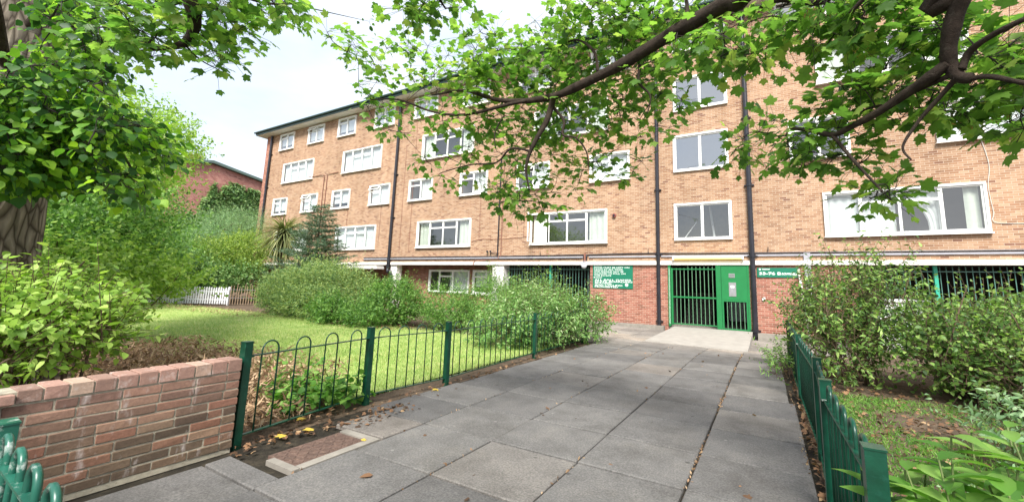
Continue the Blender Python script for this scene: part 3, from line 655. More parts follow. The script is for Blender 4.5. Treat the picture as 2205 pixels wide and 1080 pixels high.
m = MB(); m.box(-1.27, -1.06, D-.065, D-.051, 2.0, 2.16); n1 = m.build('name_plate', MT['steel'], gt); m = MB(); m.box(-1.25, -1.08, D-.069, D-.066, 2.03, 2.13); m.build('plate_insert', plain('grey_plate_insert', (.16, .18, .17), .4), n1)
m = MB()
for i in range(48): m.box(-3.52, -3.47, D-.075, D-.062, .12+i*.047, .14+i*.047)
m.build('rack_strip', plain('pale_rack_strip', (.45, .62, .5), .5), gt)

# ------------------------------------------------------------------ signs
def text(s, x, z, size, parent, y, width=None, name='lettering', bold=.012):
    cu = bpy.data.curves.new('lettering', 'FONT'); cu.body = s; cu.size = size; cu.extrude = .002; cu.offset = bold*size
    o = bpy.data.objects.new('tmp', cu); COL.objects.link(o); bpy.context.view_layer.update()
    me = bpy.data.meshes.new_from_object(o.evaluated_get(bpy.context.evaluated_depsgraph_get())); bpy.data.objects.remove(o)
    co_ = np.zeros(len(me.vertices)*3); me.vertices.foreach_get('co', co_); co_ = co_.reshape(-1, 3)
    sc = 1 if width is None else width/max(1e-6, co_[:, 0].max())
    out = np.stack([x + co_[:, 0]*sc, y - co_[:, 2], z + co_[:, 1]], 1); me.vertices.foreach_set('co', out.ravel())
    me.materials.clear(); me.materials.append(MT['letter'])
    q = bpy.data.objects.new(name, me); COL.objects.link(q); q.parent = parent; q.matrix_parent_inverse = parent_inv(parent); return q
sg = thing('notice_board', (-5.95, D-.03, 1.97), 'green notice board about dogs and ball games on the red brick wall', 'sign')
m = MB(); m.bev(-6.86, -5.03, D-.035, D-.004, 1.46, 2.485, .004); m.build('board', MT['sign_green'], sg)
for s, z, wd in (('DOGS MUST BE KEPT ON', 2.345, 1.62), ('LEADS AT ALL TIMES', 2.255, 1.32), ('AND SHOULD NOT BE', 2.165, 1.36), ('ALLOWED TO FOUL ON', 2.075, 1.45), ('THIS ESTATE', 1.985, .8)):
    text(s, -6.8, z, .082, sg, D-.037, wd, bold=.004)
for s, z, wd in (('ALL BALL GAMES', 1.80, 1.66), ('SKATE-BOARDING', 1.72, 1.72), ('SKATING', 1.645, .78), ('AND CYCLING', 1.565, 1.28), ('PROHIBITED', 1.49, 1.08)):
    text(s, -6.77, z, .088, sg, D-.037, wd, bold=.008)
m = MB(); m.cyl((-6.79, D-.034, 2.455), (0, -1, 0), .02, .004, 12); m.box(-6.74, -6.42, D-.039, D-.035, 2.445, 2.46)
m.cyl((-6.79, D-.034, 1.93), (0, -1, 0), .025, .004, 12); m.box(-6.74, -6.42, D-.039, D-.035, 1.915, 1.935); m.build('emblem', MT['letter'], sg)
m = MB(); m.tube([(-5.30, D-.034, 1.63), (-5.30, D-.039, 1.63)], .07, 16); m.build('round_symbol', MT['letter'], sg)
s2 = thing('block_name_sign', (.35, D-.03, 2.2), 'green name sign reading 33-76 on brick right of the entrance', 'sign')
m = MB(); m.bev(-.30, 1.02, D-.035, D-.004, 2.03, 2.385, .004); m.build('board', MT['sign_green'], s2)
text('33-76 B', -.24, 2.13, .135, s2, D-.037, .72, bold=.03); text('ROWNFIELD', .5, 2.13, .105, s2, D-.037, .5, bold=.03)
m = MB(); m.tube([(-.20, D-.034, 2.33), (-.20, D-.039, 2.33)], .035, 14); m.box(-.13, .12, D-.039, D-.035, 2.318, 2.342); m.build('emblem', MT['letter'], s2)
t = thing('wall_box', (-.12, D, 1.24), 'tiny white square box on the red brick by the drainpipe', 'box')
m = MB(); frame_bars(m, -.17, -.07, 1.18, 1.30, D-.004, .025, .04); m.build('box_rim', MT['white'], t)
m = MB(); m.box(-.145, -.095, D-.03, D-.004, 1.205, 1.275); m.build('box_centre', MT['pipe_grey'], t)
t = thing('leaning_batten', (1.08, D-.2, 0), 'pale wooden batten leaning on the wall beside the name sign', 'batten')
m = MB(); m.obox((1.12, D-.13, 1.15), (.035, 0, 0), (0, .012, 0), (-.10, .06, 1.2)); m.build('batten', MT['cable'], t)

# undercroft railings
def railing(x0, x1, name, label, posts):
    t = thing(name, ((x0+x1)/2, D+.25, 0), label, 'railing')
    m = MB(); m.box(x0, x1, D+.23, D+.27, 2.28, 2.31); m.box(x0, x1, D+.23, D+.27, .25, .29); m.build('rail', MT['green_rail'], t)
    n = int((x1-x0)/.15); me = None
    b0 = MB(); b0.tube([(0, 0, .0), (0, 0, 2.45)], .011, 6); me = b0.mesh('bar'); me.materials.append(MT['green_rail'])
    for i in range(1, min(n, 95)):
        o = bpy.data.objects.new('bar', me); o.location = (x0+i*(x1-x0)/n, D+.25, 0.0); COL.objects.link(o); o.parent = t; o.matrix_parent_inverse = parent_inv(t)
    for x in posts: m = MB(); m.box(x-.045, x+.045, D+.18, D+.32, -.2, 2.48); m.build('post', MT['green_post'], t)
railing(-11.7, -7.05, 'undercroft_railing', 'barred green railing closing the dark undercroft behind the middle shrubs', (-9.15,))
railing(2.75, XR-.3, 'undercroft_railing', 'barred green railing with green post behind the shrubs right of entrance', (4.75, 8.2, 11.5))
t = thing('storage_bin', (3.9, D+1.1, 0), 'white lidded storage bin standing behind the undercroft railing', 'bin')
m = MB(); m.bev(3.3, 4.6, D+.7, D+1.5, -.22, 1.25, .03); m.build('bin_body', MT['white'], t); m = MB(); m.bev(3.25, 4.65, D+.65, D+1.55, 1.252, 1.38, .03); m.build('lid', MT['blind'], t)
t = thing('storage_bin', (-1.25, D+5.6, 0), 'white bin glimpsed through the lower bars of the gate', 'bin')
m = MB(); m.bev(-1.7, -.9, D+5.2, D+5.9, .01, .95, .03); m.build('bin_body', MT['white'], t); m = MB(); m.bev(-1.74, -.86, D+5.15, D+5.95, .955, 1.02, .02); m.build('lid', MT['blind'], t)

# ------------------------------------------------------------------ bow top fences
def bow_fence(name, label, pts, ztop, mat, hoop_w=.17, pitch=.34, posth=.90, postw=.035, railz=.77, botz=.07, hr=.008, skip=(), bar=True, flat=False):
    t = thing(name, (pts[0][0], pts[0][1], 0), label, 'fence')
    for i, (x, y) in enumerate(pts):
        d = np.array(pts[min(i+1, len(pts)-1)])-np.array(pts[max(i-1, 0)]); d = d/np.linalg.norm(d); nrm = np.array([-d[1], d[0]])
        m = MB(); pw = postw
        c = (x, y, posth/2-.03); m.obox(c, (*d*pw, 0), (*nrm*pw, 0), (0, 0, posth/2+.03))
        m.obox((x, y, posth+.003), (*d*(pw+.003), 0), (*nrm*(pw+.003), 0), (0, 0, .004)); p = m.build('post', mat, t)
    hoops = 0
    for i in range(len(pts)-1):
        if i in skip: continue
        a = np.array(pts[i], float); b = np.array(pts[i+1], float); L = np.linalg.norm(b-a); d = (b-a)/L; nrm = np.array([-d[1], d[0]])
        a2 = a+d*(postw+.02); L2 = L-2*postw-.04
        m = MB(); mid = (a+b)/2
        m.obox((*mid, railz), (*d*(L/2-postw), 0), (*nrm*.020, 0), (0, 0, .005))
        for e in (a+d*(postw+.014), b-d*(postw+.014)):
            m.tube([(*(e-nrm*.03), railz-.0), (*(e+nrm*.03), railz-.0)], .012, 6)
        m.build('top_rail', mat, t); pan = t
        m = MB(); m.obox((*mid, botz), (*d*(L/2-postw), 0), (*nrm*.020, 0), (0, 0, .005)); m.build('bottom_rail', mat, t)
        n = max(1, round(L2/pitch)); 
        for k in range(n):
            c = a2+d*(L2*(k+.5)/n); h = hoop_w/2
            q = [(*(c-d*h), botz)] + [(*(c-d*h), posth-.01-h)]
            for s in range(1, 8): an = math.pi*(1-s/8); q.append((*(c+d*h*math.cos(an)), posth-.01-h+h*math.sin(an)))
            q += [(*(c+d*h), posth-.01-h), (*(c+d*h), botz)]
            m = MB(); m.tube(q, hr, 6); m.build('hoop', mat, pan, smooth=True); hoops += 1
    return t
bow_fence('bow_top_fence', 'green bow top fence along the left edge of the path', [(-4.27, 2.13), (-4.50, 3.70), (-4.33, 5.0), (-4.44, 7.93), (-4.48, 10.95)], .9, MT['green_fence'])
bow_fence('bow_top_fence', 'green bow top fence along the right edge of the path', [(.34, 2.17), (.325, 3.6), (.375, 4.75), (.36, 7.15), (.36, 10.6)], .9, MT['green_fence'], pitch=.27, hoop_w=.14, hr=.011)
bow_fence('bow_top_fence', 'worn low green bow top railing at the bottom left corner', [(-4.2, .54), (-2.78, .49), (-1.0, .43)], .885, MT['green_worn'], pitch=.24, hoop_w=.115, hr=.012, postw=.045, posth=.875)
# second line of dark railing turning along the planted bed
bow_fence('bow_top_fence', 'dark bow top fence turning away behind the bush at the path end', [(-4.6, 10.98), (-6.3, 11.3), (-8.2, 11.5)], .9, MT['green_fence'])

# ------------------------------------------------------------------ near brick wall, brick by brick
bw = thing('brick_garden_wall', (-4.3, 1.4, 0), 'low weathered brick garden wall with pink coping at the left', 'wall')
bk = MB(); x1 = -4.2
def brick(ya, yb, za, zb, xf, th=.1, jit=.0022):
    o = random.uniform(-.003, .003); bk.bev(xf-th+o, xf+o, ya, yb, za, zb, .005, jit)
zc = .072
ytop = 2.07
for r_ in range(9):
    z0 = zc*r_+.012; z1 = z0+zc-.011; off = (0 if r_ % 2 else .1125) + random.uniform(-.012, .012); y = ytop
    first = True
    while y > -1.4:
        L = .215 if not first else (.215-off if off > .05 else .215)
        if random.random() < .18: L = .1025
        ya = max(y-L, -1.4); brick(ya, y, z0, z1, x1 if y > .82 else x1+.02); y = ya-.010; first = False
for r_ in range(9):                       # end face and back face
    z0 = zc*r_+.012; z1 = z0+zc-.011; y = ytop
    while y > -1.4: bk.bev(x1-.215, x1-.115, y-.215, y, z0, z1, .005, .002); y -= .225
bk.build('brick_face', MT['hero'], bw)
m = MB(); m.box(x1-.208, x1-.006, -1.4, ytop-.006, -.03, .655); m.build('mortar_core', MT['mortar'], bw)
cp = MB(); y = ytop; zt = .662
while y > -1.4:
    up_ = .765 - (2.07-y)*.02
    if y > .82: cp.bev(x1-.218, x1+.004, y-.106, y, zt, up_+random.uniform(-.003, .003), .004, .002)
    else: cp.bev(x1-.20, x1+.03, y-.106, y, zt, up_-.012, .006, .003)
    y -= .118
cp.build('coping', MT['coping'], bw)
m = MB(); m.box(x1-.21, x1-.004, -1.4, ytop-.008, .655, .735); m.build('coping_mortar', MT['mortar'], bw)

# manhole
mh = thing('manhole_cover', (-3.6, 2.6, 0), 'rusty patterned iron manhole cover in a pale concrete surround', 'manhole')
m = MB(); m.box(-3.70, -3.33, 2.10, 2.165, -.04, .003); m.box(-3.40, -3.31, 2.162, 2.93, -.04, .003); m.box(-3.80, -3.402, 2.85, 2.93, -.04, .003); m.build('surround', MT['concrete_old'], mh)
m = MB(); m.box(-3.80, -3.41, 2.17, 2.84, -.04, -.006)
for i in range(6):
    for k in range(11): s = 1 if (i+k) % 2 else -1; m.obox((-3.76+i*.06, 2.21+k*.058, -.004), (.018, .018*s, 0), (-.004*s, .004, 0), (0, 0, .003))
m.build('cover', MT['rusty'], mh)

# ------------------------------------------------------------------ leaf materials
G = lambda r, g, b: (r, g, b)
LM = {}
LM['maple'] = leafmat('maple_leaf', [(0, (.06, .14, .03)), (.4, (.12, .25, .045)), (.8, (.19, .33, .06)), (1, (.30, .38, .10))], .56, .42)
LM['lime'] = leafmat('lime_leaf', [(0, (.02, .075, .018)), (.4, (.06, .16, .022)), (.7, (.15, .32, .03)), (1, (.30, .50, .04))], .48, .5, clump=.55)
LM['bright'] = leafmat('bright_shrub_leaf', [(0, (.13, .24, .04)), (.5, (.25, .40, .06)), (1, (.40, .53, .14))], .4, .5)
LM['mid'] = leafmat('green_shrub_leaf', [(0, (.045, .12, .03)), (.5, (.12, .25, .05)), (1, (.26, .42, .11))], .38, .5)
LM['fine'] = leafmat('juniper_foliage', [(0, (.07, .14, .05)), (.5, (.18, .28, .09)), (1, (.38, .45, .15))], .3, .6)
LM['olive'] = leafmat('olive_shrub_leaf', [(0, (.04, .09, .025)), (.45, (.11, .21, .045)), (.8, (.22, .36, .08)), (1, (.34, .48, .13))], .35, .5)
LM['variegated'] = leafmat('pale_edged_leaf', [(0, (.07, .16, .04)), (.5, (.16, .32, .08)), (.88, (.27, .42, .14)), (1, (.46, .55, .32))], .35, .45)
LM['ivy'] = leafmat('ivy_leaf', [(0, (.05, .13, .03)), (.5, (.13, .25, .07)), (1, (.27, .38, .14))], .25, .4)
LM['spruce'] = leafmat('spruce_needles', [(0, (.045, .09, .05)), (.5, (.08, .14, .08)), (1, (.14, .21, .12))], .2, .6)
LM['palm'] = leafmat('palm_blade', [(0, (.10, .12, .05)), (.5, (.20, .24, .09)), (1, (.42, .40, .2))], .25, .5)
LM['yellow'] = leafmat('yellowing_shrub_leaf', [(0, (.09, .16, .03)), (.5, (.21, .32, .06)), (1, (.38, .46, .12))], .38, .5)
LM['blue'] = leafmat('grey_green_leaf', [(0, (.10, .19, .09)), (.5, (.20, .34, .16)), (1, (.32, .45, .25))], .35, .5)
LM['dry'] = leafmat('dry_brown_leaf', [(0, (.05, .03, .018)), (.45, (.14, .075, .04)), (.8, (.24, .13, .065)), (1, (.36, .24, .13))], .15, .7, clump=.1)
LM['straw'] = leafmat('dry_bracken', [(0, (.12, .07, .04)), (.5, (.31, .19, .11)), (1, (.52, .38, .24))], .15, .8, clump=.1)
LM['grass'] = leafmat('grass_blade', [(0, (.15, .27, .06)), (.4, (.27, .40, .11)), (.75, (.42, .49, .18)), (1, (.58, .54, .28))], .35, .5, clump=.45)
LM['weed'] = leafmat('weed_leaf', [(0, (.05, .15, .02)), (.5, (.12, .28, .04)), (1, (.26, .42, .10))], .4, .45)
LM['gold'] = leafmat('yellow_fallen_leaf', [(0, (.5, .33, .04)), (1, (.68, .5, .08))], .2, .6)
LM['keys'] = leafmat('maple_seed_keys', [(0, (.22, .16, .04)), (.5, (.34, .26, .07)), (1, (.30, .14, .06))], .3, .6)
LM['flower'] = leafmat('white_flower', [(0, (.6, .6, .5)), (1, (.85, .85, .78))], .3, .6)

# ------------------------------------------------------------------ shrubs
def lobe_pts(lobes, n, shell=.5, keep=None):
    vol = np.array([l[3]*l[4]*l[5] for l in lobes])**.8; vol = vol/vol.sum(); which = rng.choice(len(lobes), n, p=vol); L = np.array(lobes)[which]
    d = rdir(n); rr = (shell + (1-shell)*rng.random(n)**.6)*(1+.16*rng.normal(size=n)).clip(.6, 1.45)
    P = L[:, :3] + d*L[:, 3:6]*rr[:, None]
    return P, d
def shrub(name, label, cat, lobes, nshoot, per, size, tmpl, mat, base=None, shootlen=.25, stem=.006, up=.5, group=None, stems=18, shell=.45, flat=.5, spread=.9, stemmat=None, zmin=.03, twigs=True, sprig=.2):
    """lobes: ellipsoids (x,y,z,rx,ry,rz) filled with leafy shoots"""
    base = base if base is not None else (lobes[0][0], lobes[0][1], 0)
    t = thing(name, base, label, cat, group)
    P, d = lobe_pts(lobes, nshoot, shell); ok = P[:, 2] > zmin; P, d = P[ok], d[ok]; n = len(P)
    d = unit(d*.8 + np.array([0, 0, up]) + .45*rng.normal(size=(n, 3)))
    L = shootlen*(.6+.8*rng.random(n))
    hi = (P[:, 2] > np.quantile(P[:, 2], .72)) & (rng.random(n) < sprig)                 # long new shoots standing out of the top
    d[hi] = unit(np.stack([rng.normal(size=hi.sum())*.35, rng.normal(size=hi.sum())*.35, np.ones(hi.sum())], 1)); L[hi] *= 1.9
    tt = (np.arange(per)+.6)/per; 
    LP = P[:, None, :] + d[:, None, :]*(L[:, None]*tt[None, :])[:, :, None]
    LP = LP.reshape(-1, 3); dd = np.repeat(d, per, 0)
    side = rdir(len(LP)); side = side - dd*np.sum(side*dd, 1, keepdims=True); side = unit(side)
    ld = unit(dd*.55 + side*spread + np.array([0, 0, -.1])); nm = unit(np.array([0, 0, 1.])*flat + .5*rng.normal(size=ld.shape) + dd*.3)
    sz = size*(.6+.7*rng.random(len(LP)))
    fo = leaves('foliage', mat, t, LP, ld, nm, sz, tmpl)
    m = MB(); b0 = np.array(base, float)
    if stems:
        ix = rng.choice(n, min(n, stems), replace=False)
        for i in ix:
            q = P[i]; s0 = b0 + np.array([rng.normal()*.12, rng.normal()*.12, -.03]); mid = s0*.5+q*.5 + np.array([rng.normal()*.08, rng.normal()*.08, -.05-.1*rng.random()])
            m.tube(smooth_line([s0, mid, q, q+d[i]*L[i]], 3), [stem*2.2, stem*2.1, stem*2, stem*1.8, stem*1.7, stem*1.4, stem*1.2, stem, stem*.8, stem*.5], 5, False)
    if twigs:
        for i in range(n):
            if P[i][2] > .05: m.tube([P[i]-d[i]*L[i]*.5, P[i]+d[i]*L[i]], [stem*.6, stem*.25], 3, False)
    if m.v: m.build('stem', stemmat or MT['stem'], t)
    return t
def LB(px, py, d, rx, ry, rz): p = at(px, py, d); return (p[0], p[1], p[2], rx, ry, rz)

# left foreground shrub behind the brick wall
shrub('snowberry_shrub', 'large bright green shrub behind the brick wall under the tree', 'shrub',
      [(-6.3, 1.05, 1.05, .9, .65, .30), (-5.75, 1.3, 1.0, .6, .38, .26), (-6.6, .6, 1.0, .8, .7, .34), (-6.9, 1.55, 1.02, .7, .45, .28), (-5.6, .85, .9, .5, .4, .26), (-7.4, 1.3, 1.0, .7, .6, .3)],
      1500, 8, .074, T_OVATE, LM['bright'], base=(-6.1, 1.3, 0), shootlen=.28, stem=.009, stems=26, flat=1.2, up=.3, zmin=.5, sprig=.03)
# juniper like spreading bush and its neighbours (middle ground)
shrub('juniper_bush', 'wide feathery yellow green bush below the palm and spruce', 'shrub',
      [(-16.2, 10.6, 1.0, 2.2, 1.4, 1.1), (-14.4, 10.6, .8, 1.3, 1.1, .9), (-18.6, 10.9, .8, 1.7, 1.2, .85), (-15.2, 10.0, .55, 2.2, 1.0, .6), (-19.5, 11.6, .6, 1.4, 1.0, .7)],
      6200, 10, .10, T_LANCE, LM['fine'], shootlen=.30, stem=.004, stems=10, up=.45, shell=.72, flat=.5, spread=.55, twigs=False, sprig=.12)
shrub('evergreen_shrub', 'low dark green shrub at the foot of the feathery bush', 'shrub',
      [(-13.3, 9.2, .42, .8, .6, .45), (-11.7, 9.2, .32, .6, .5, .33)], 1000, 8, .075, T_SMALL, LM['mid'], shootlen=.2, stems=8, twigs=False)
shrub('spirea_shrub', 'rounded mid green shrub between feathery bush and fence', 'shrub',
      [(-11.6, 10.4, .72, 1.0, .9, .75)], 1700, 8, .075, T_SMALL, LM['mid'], shootlen=.26, stems=12, twigs=False)
shrub('cotoneaster_shrub', 'arching olive green shrub in front of the ground floor window', 'shrub',
      [(-9.7, 11.0, .62, 1.0, .8, .62), (-8.2, 11.5, .72, 1.0, .8, .75), (-8.8, 10.6, .4, 1.2, .6, .4), (-7.1, 11.2, .6, .7, .6, .6)], 3300, 9, .062, T_DIAM, LM['mid'], shootlen=.34, stems=14, up=.6, twigs=False, shell=.55)
shrub('dogwood_shrub', 'pale edged leafy shrub leaning over the end of the fence', 'shrub',
      [(-5.35, 9.7, .62, .8, 1.2, .55), (-4.75, 9.5, .5, .5, 1.2, .45), (-6.4, 10.4, .6, 1.0, .9, .55), (-4.5, 10.9, .6, .65, .7, .5), (-5.8, 8.7, .32, .7, .8, .35)],
      2200, 9, .085, T_LANCE_W, LM['variegated'], base=(-5.5, 9.9, 0), shootlen=.36, stem=.006, stems=22, up=.5, spread=.9)
shrub('buddleia_shrub', 'tall thin stemmed shrub with pale flowers rising by the white column', 'shrub',
      [(-8.1, 12.9, 1.0, .6, .5, .5), (-7.1, 12.6, 1.05, .8, .6, .55), (-6.2, 12.2, 1.0, .7, .6, .5), (-9.3, 13.2, 1.35, .35, .4, .65)],
      480, 9, .09, T_LANCE, LM['mid'], shootlen=.5, stem=.006, stems=22, up=1.1, spread=.6, base=(-7.3, 12.6, 0))
# right hand shrubs behind the fence
shrub('elder_shrub', 'leafy olive shrub pushing through the right fence near the entrance', 'shrub',
      [(1.25, 9.3, 1.15, .75, .8, .85), (1.0, 8.5, .75, .6, .6, .65), (1.7, 8.9, 1.35, .6, .6, .6), (.75, 9.9, 1.0, .45, .6, .6)], 900, 10, .08, T_LANCE_W, LM['olive'], base=(1.3, 9.1, 0), shootlen=.42, stem=.008, stems=26, up=.5, shell=.3)
shrub('elder_shrub', 'dense olive shrub in the middle of the right bed', 'shrub',
      [(2.75, 9.2, .78, .85, .8, .55), (2.4, 8.4, .66, .7, .6, .48), (3.5, 9.6, .85, .7, .8, .5)], 1350, 9, .068, T_OVATE, LM['olive'], base=(2.6, 9.0, 0), shootlen=.36, stem=.008, stems=24, up=.5, shell=.35)
shrub('elder_shrub', 'bright green feathery shrub at the far right in front of railings', 'shrub',
      [(4.1, 9.5, .85, .8, .9, .55), (3.6, 8.1, .72, .75, .7, .5), (5.2, 9.4, 1.1, .9, .9, .6), (4.8, 8.0, .85, .8, .8, .6)], 1750, 9, .075, T_LANCE_W, LM['mid'], base=(4.0, 8.7, 0), shootlen=.4, stem=.007, stems=24, up=.55, shell=.4)
shrub('weigela_shrub', 'dark tangled shrub at the right edge of the bed', 'shrub',
      [(3.5, 7.1, .62, .8, .7, .5), (4.4, 6.6, .7, .8, .8, .6), (2.9, 7.7, .5, .6, .5, .4)], 1100, 8, .065, T_OVATE, LM['olive'], base=(3.7, 7.0, 0), shootlen=.34, stem=.008, stems=30, up=.4, shell=.35)
shrub('viburnum_shrub', 'low grey green shrub with a white flower head by right frame edge', 'shrub',
      [(2.3, 5.0, .38, .55, .5, .34), (3.0, 5.1, .45, .7, .6, .4), (2.9, 4.3, .4, .6, .5, .35), (2.0, 5.6, .25, .4, .4, .24)], 620, 9, .07, T_LANCE_W, LM['blue'], base=(2.7, 4.8, 0), shootlen=.26, stem=.005, stems=16, up=.6)
shrub('ground_cover_plant', 'sprawling low dark leaved plant between the fence and shrubs', 'plant',
      [(1.5, 4.1, .06, .45, .4, .10), (1.95, 3.75, .08, .5, .4, .12)], 260, 7, .045, T_SMALL, LM['blue'], base=(1.7, 3.9, 0), shootlen=.14, stem=.002, stems=4, up=.4)
shrub('sprouting_weed', 'small leafy weed growing through the right fence foot', 'plant', [(.2, 8.6, .18, .28, .35, .2), (.25, 9.3, .2, .3, .35, .22)], 120, 8, .07, T_LANCE, LM['mid'], base=(.25, 8.9, 0), shootlen=.25, stem=.003, stems=8, up=.8)

# bottom right plant with long blades, close to the camera
t = thing('loosestrife_plant', (.85, 2.3, 0), 'bright green long leaved plant in the bottom right corner', 'plant')
P = []; Dr = []; Nm = []; Sz = []; m = MB()
for i in range(64):
    b = np.array([.46+rng.random()*.85, 1.85+rng.random()*.9, 0.]); top = b + np.array([rng.normal()*.10, rng.normal()*.10, .62+.20*rng.random()+.16*(b[0]-.5)]); line = smooth_line([b, (b+top)/2+np.array([rng.normal()*.03, rng.normal()*.03, 0]), top], 4)
    m.tube(line, [.004]*len(line), 5)
    for k in range(15):
        f = .3+.7*k/14; q = line[min(len(line)-1, int(f*(len(line)-1)))] ; a = k*2.4+i
        P.append(q); Dr.append((math.cos(a), math.sin(a), .45-.3*rng.random())); Nm.append((0, 0, 1)); Sz.append((.21-.05*f)*(.8+.4*rng.random()))
leaves('foliage', LM['weed'], t, np.array(P), np.array(Dr), np.array(Nm)+.25*rng.normal(size=(len(P), 3)), Sz, T_LANCE_W); m.build('stem', MT['stem_green'], t)

# weeds at the left fence
shrub('bramble_plant', 'fresh green heart leaved weeds at the foot of the left fence', 'plant',
      [(-4.85, 3.15, .07, .32, .35, .10), (-4.62, 3.45, .10, .2, .28, .13), (-5.3, 3.3, .07, .4, .35, .10)], 220, 6, .075, T_LIME, LM['weed'], base=(-4.85, 3.1, 0), shootlen=.15, stem=.002, stems=14, up=.7, flat=1.6)

# ------------------------------------------------------------------ stuff: grass, litter, dead bracken
def scatter(n, x0, x1, y0, y1, f=None):
    x = rng.uniform(x0, x1, n); y = rng.uniform(y0, y1, n)
    if f is not None: k = f(x, y); x, y = x[k], y[k]
    return x, y
x, y = scatter(170000, -26, -4.65, 2.9, 10.2, lambda x, y: (rng.random(len(x)) < np.clip(1.5*(7.0/np.hypot(x, y))**2.0, .12, 1)) & ((y > 3.8) | (x > -5.8)) & (y > 3.6 + .25*np.sin(3*x)) & ~((y < 4.3) & (x < -7.2) & (rng.random(len(x)) < .8)))
n = len(x); P = np.stack([x, y, np.full(n, -.02)], 1); d = unit(np.stack([rng.normal(size=n)*.45, rng.normal(size=n)*.45, np.full(n, 1.)], 1))
leaves('lawn_grass', LM['grass'], None, P, d, np.stack([rng.normal(size=n), rng.normal(size=n), np.zeros(n)], 1), .045+.035*rng.random(n), (np.array([(-.07, 0, 0), (.07, 0, 0), (.03, .6, .05), (0, 1, .2)], float), [(0, 1, 2), (0, 2, 3)]), kind='stuff', label='short yellow green lawn grass inside the fence', cat='grass')
x, y = scatter(42000, .5, 4.2, 2.2, 8.0, lambda x, y: (np.sin(2.3*x+1)*np.cos(1.9*y) + .9*rng.random(len(x)) > .05))
n = len(x); P = np.stack([x, y, np.full(n, -.01)], 1); d = unit(np.stack([rng.normal(size=n)*.7, rng.normal(size=n)*.7, np.full(n, .8)], 1))
leaves('sparse_grass', LM['weed'], None, P, d, np.stack([rng.normal(size=n), rng.normal(size=n), np.zeros(n)], 1), .03+.05*rng.random(n), (np.array([(-.07, 0, 0), (.07, 0, 0), (.03, .6, .05), (0, 1, .2)], float), [(0, 1, 2), (0, 2, 3)]), kind='stuff', label='thin patchy grass over the soil behind the right fence', cat='grass')
def litter(name, label, areas, mat, size, lift=.02, tmpl=T_MAPLE_LO, cat='leaf litter', steep=.45):
    Ps = []
    for (cnt, x0, x1, y0, y1, h) in areas:
        x, y = scatter(cnt, x0, x1, y0, y1); Ps.append(np.stack([x, y, np.array([gz(a, b) for a, b in zip(x, y)]) + .004 + h*rng.random(cnt)**1.5], 1))
    P = np.concatenate(Ps); n = len(P); d = rng.normal(size=(n, 3)); d[:, 2] *= steep; nm = np.stack([rng.normal(size=n)*steep, rng.normal(size=n)*steep, np.ones(n)], 1)
    leaves(name, mat, None, P, d, nm, size*(.5+.8*rng.random(n)), tmpl, kind='stuff', label=label, cat=cat)
litter('leaf_litter', 'brown fallen leaves gathered along the fences and beds', [(380, -5.6, -4.35, 2.15, 3.3, .09), (110, -4.35, -4.15, 3.9, 8, .02), (420, .29, .42, 2.4, 8.5, .015), (2200, .5, 3.8, 2.3, 8.5, .03), (60, -4.25, -3.9, 2.0, 3.0, .01),
       (110, -4.3, -3.7, 2.9, 3.9, .02), (260, -12.5, -10, 9.0, 10.2, .05), (60, -4.2, .2, 2.2, 12, .003)], LM['dry'], .048)
litter('dead_bracken', 'tangle of dead brown fronds behind the brick wall', [(8200, -9.6, -5.0, 2.1, 3.9, .42), (1700, -11.5, -8, 2.6, 4.2, .22), (1100, -5.6, -4.45, 2.1, 3.0, .16), (1200, -28, -17, 8.3, 10.2, .03)], LM['straw'], .11, tmpl=T_NEEDLE, cat='dead bracken', steep=.8)
xw = []; 
for xj, cnt in ((-.615, 520), (-2.405, 120), (-1.51, 90), (-3.30, 110), (.24, 420)):
    yy = rng.uniform(2.0, 12.0, cnt); k = np.sin(yy*2.7+xj*5)+.8*rng.normal(size=cnt) > .4; yy = yy[k]; xw.append(np.stack([np.full(len(yy), xj)+rng.normal(size=len(yy))*.008, yy, np.array([gz(xj, q) for q in yy])-.012], 1))
P = np.concatenate(xw); n = len(P); d = unit(np.stack([rng.normal(size=n)*.8, rng.normal(size=n)*.8, np.full(n, .7)], 1))
leaves('joint_weeds', LM['straw'], None, P, d, rng.normal(size=(n, 3)), .02+.025*rng.random(n), T_DIAM, kind='stuff', label='dry weeds and moss in the joints between the slabs', cat='weeds')
# single yellow and orange leaves lying on the path
gl = None
spots = [(655, 905, 'yellow leaf caught on the bottom rail of the left fence'), (668, 930, 'bright yellow leaf lying just below the fence rail'), (610, 942, 'orange yellow leaf lying by the manhole corner'),
         (508, 982, 'small orange leaf nearest the foot of the green post'), (803, 1025, 'pale tan leaf lying alone on the large paving slab'), (735, 912, 'orange brown leaf on the soil behind the manhole'), (782, 950, 'tiny yellow leaf at the corner of the manhole surround'),
         (1186, 836, 'small tan leaf on the far paving slabs'), (942, 838, 'yellow leaf at the edge of the grass by the middle post'), (820, 882, 'curled brown leaf on the path edge past the second post')]
for px_, py_, lab in spots:
    r_ = ray(px_, py_); tt_ = (-H)/r_[2]; p = np.array([r_[0]*tt_, r_[1]*tt_, .012 if 'rail' not in lab else .02]); a = rng.random()*6.28
    o = leaves('fallen_leaf', LM['gold'] if 'yellow' in lab else LM['dry'], None, p[None, :], np.array([[math.cos(a), math.sin(a), .12]]), np.array([[.15, .1, 1]]), [.10 if 'tiny' not in lab and 'small' not in lab else .05], T_MAPLE_LO if 'tan' not in lab else T_OVATE)
    tag(o, lab, 'leaf', 'single leaves fallen on the path')

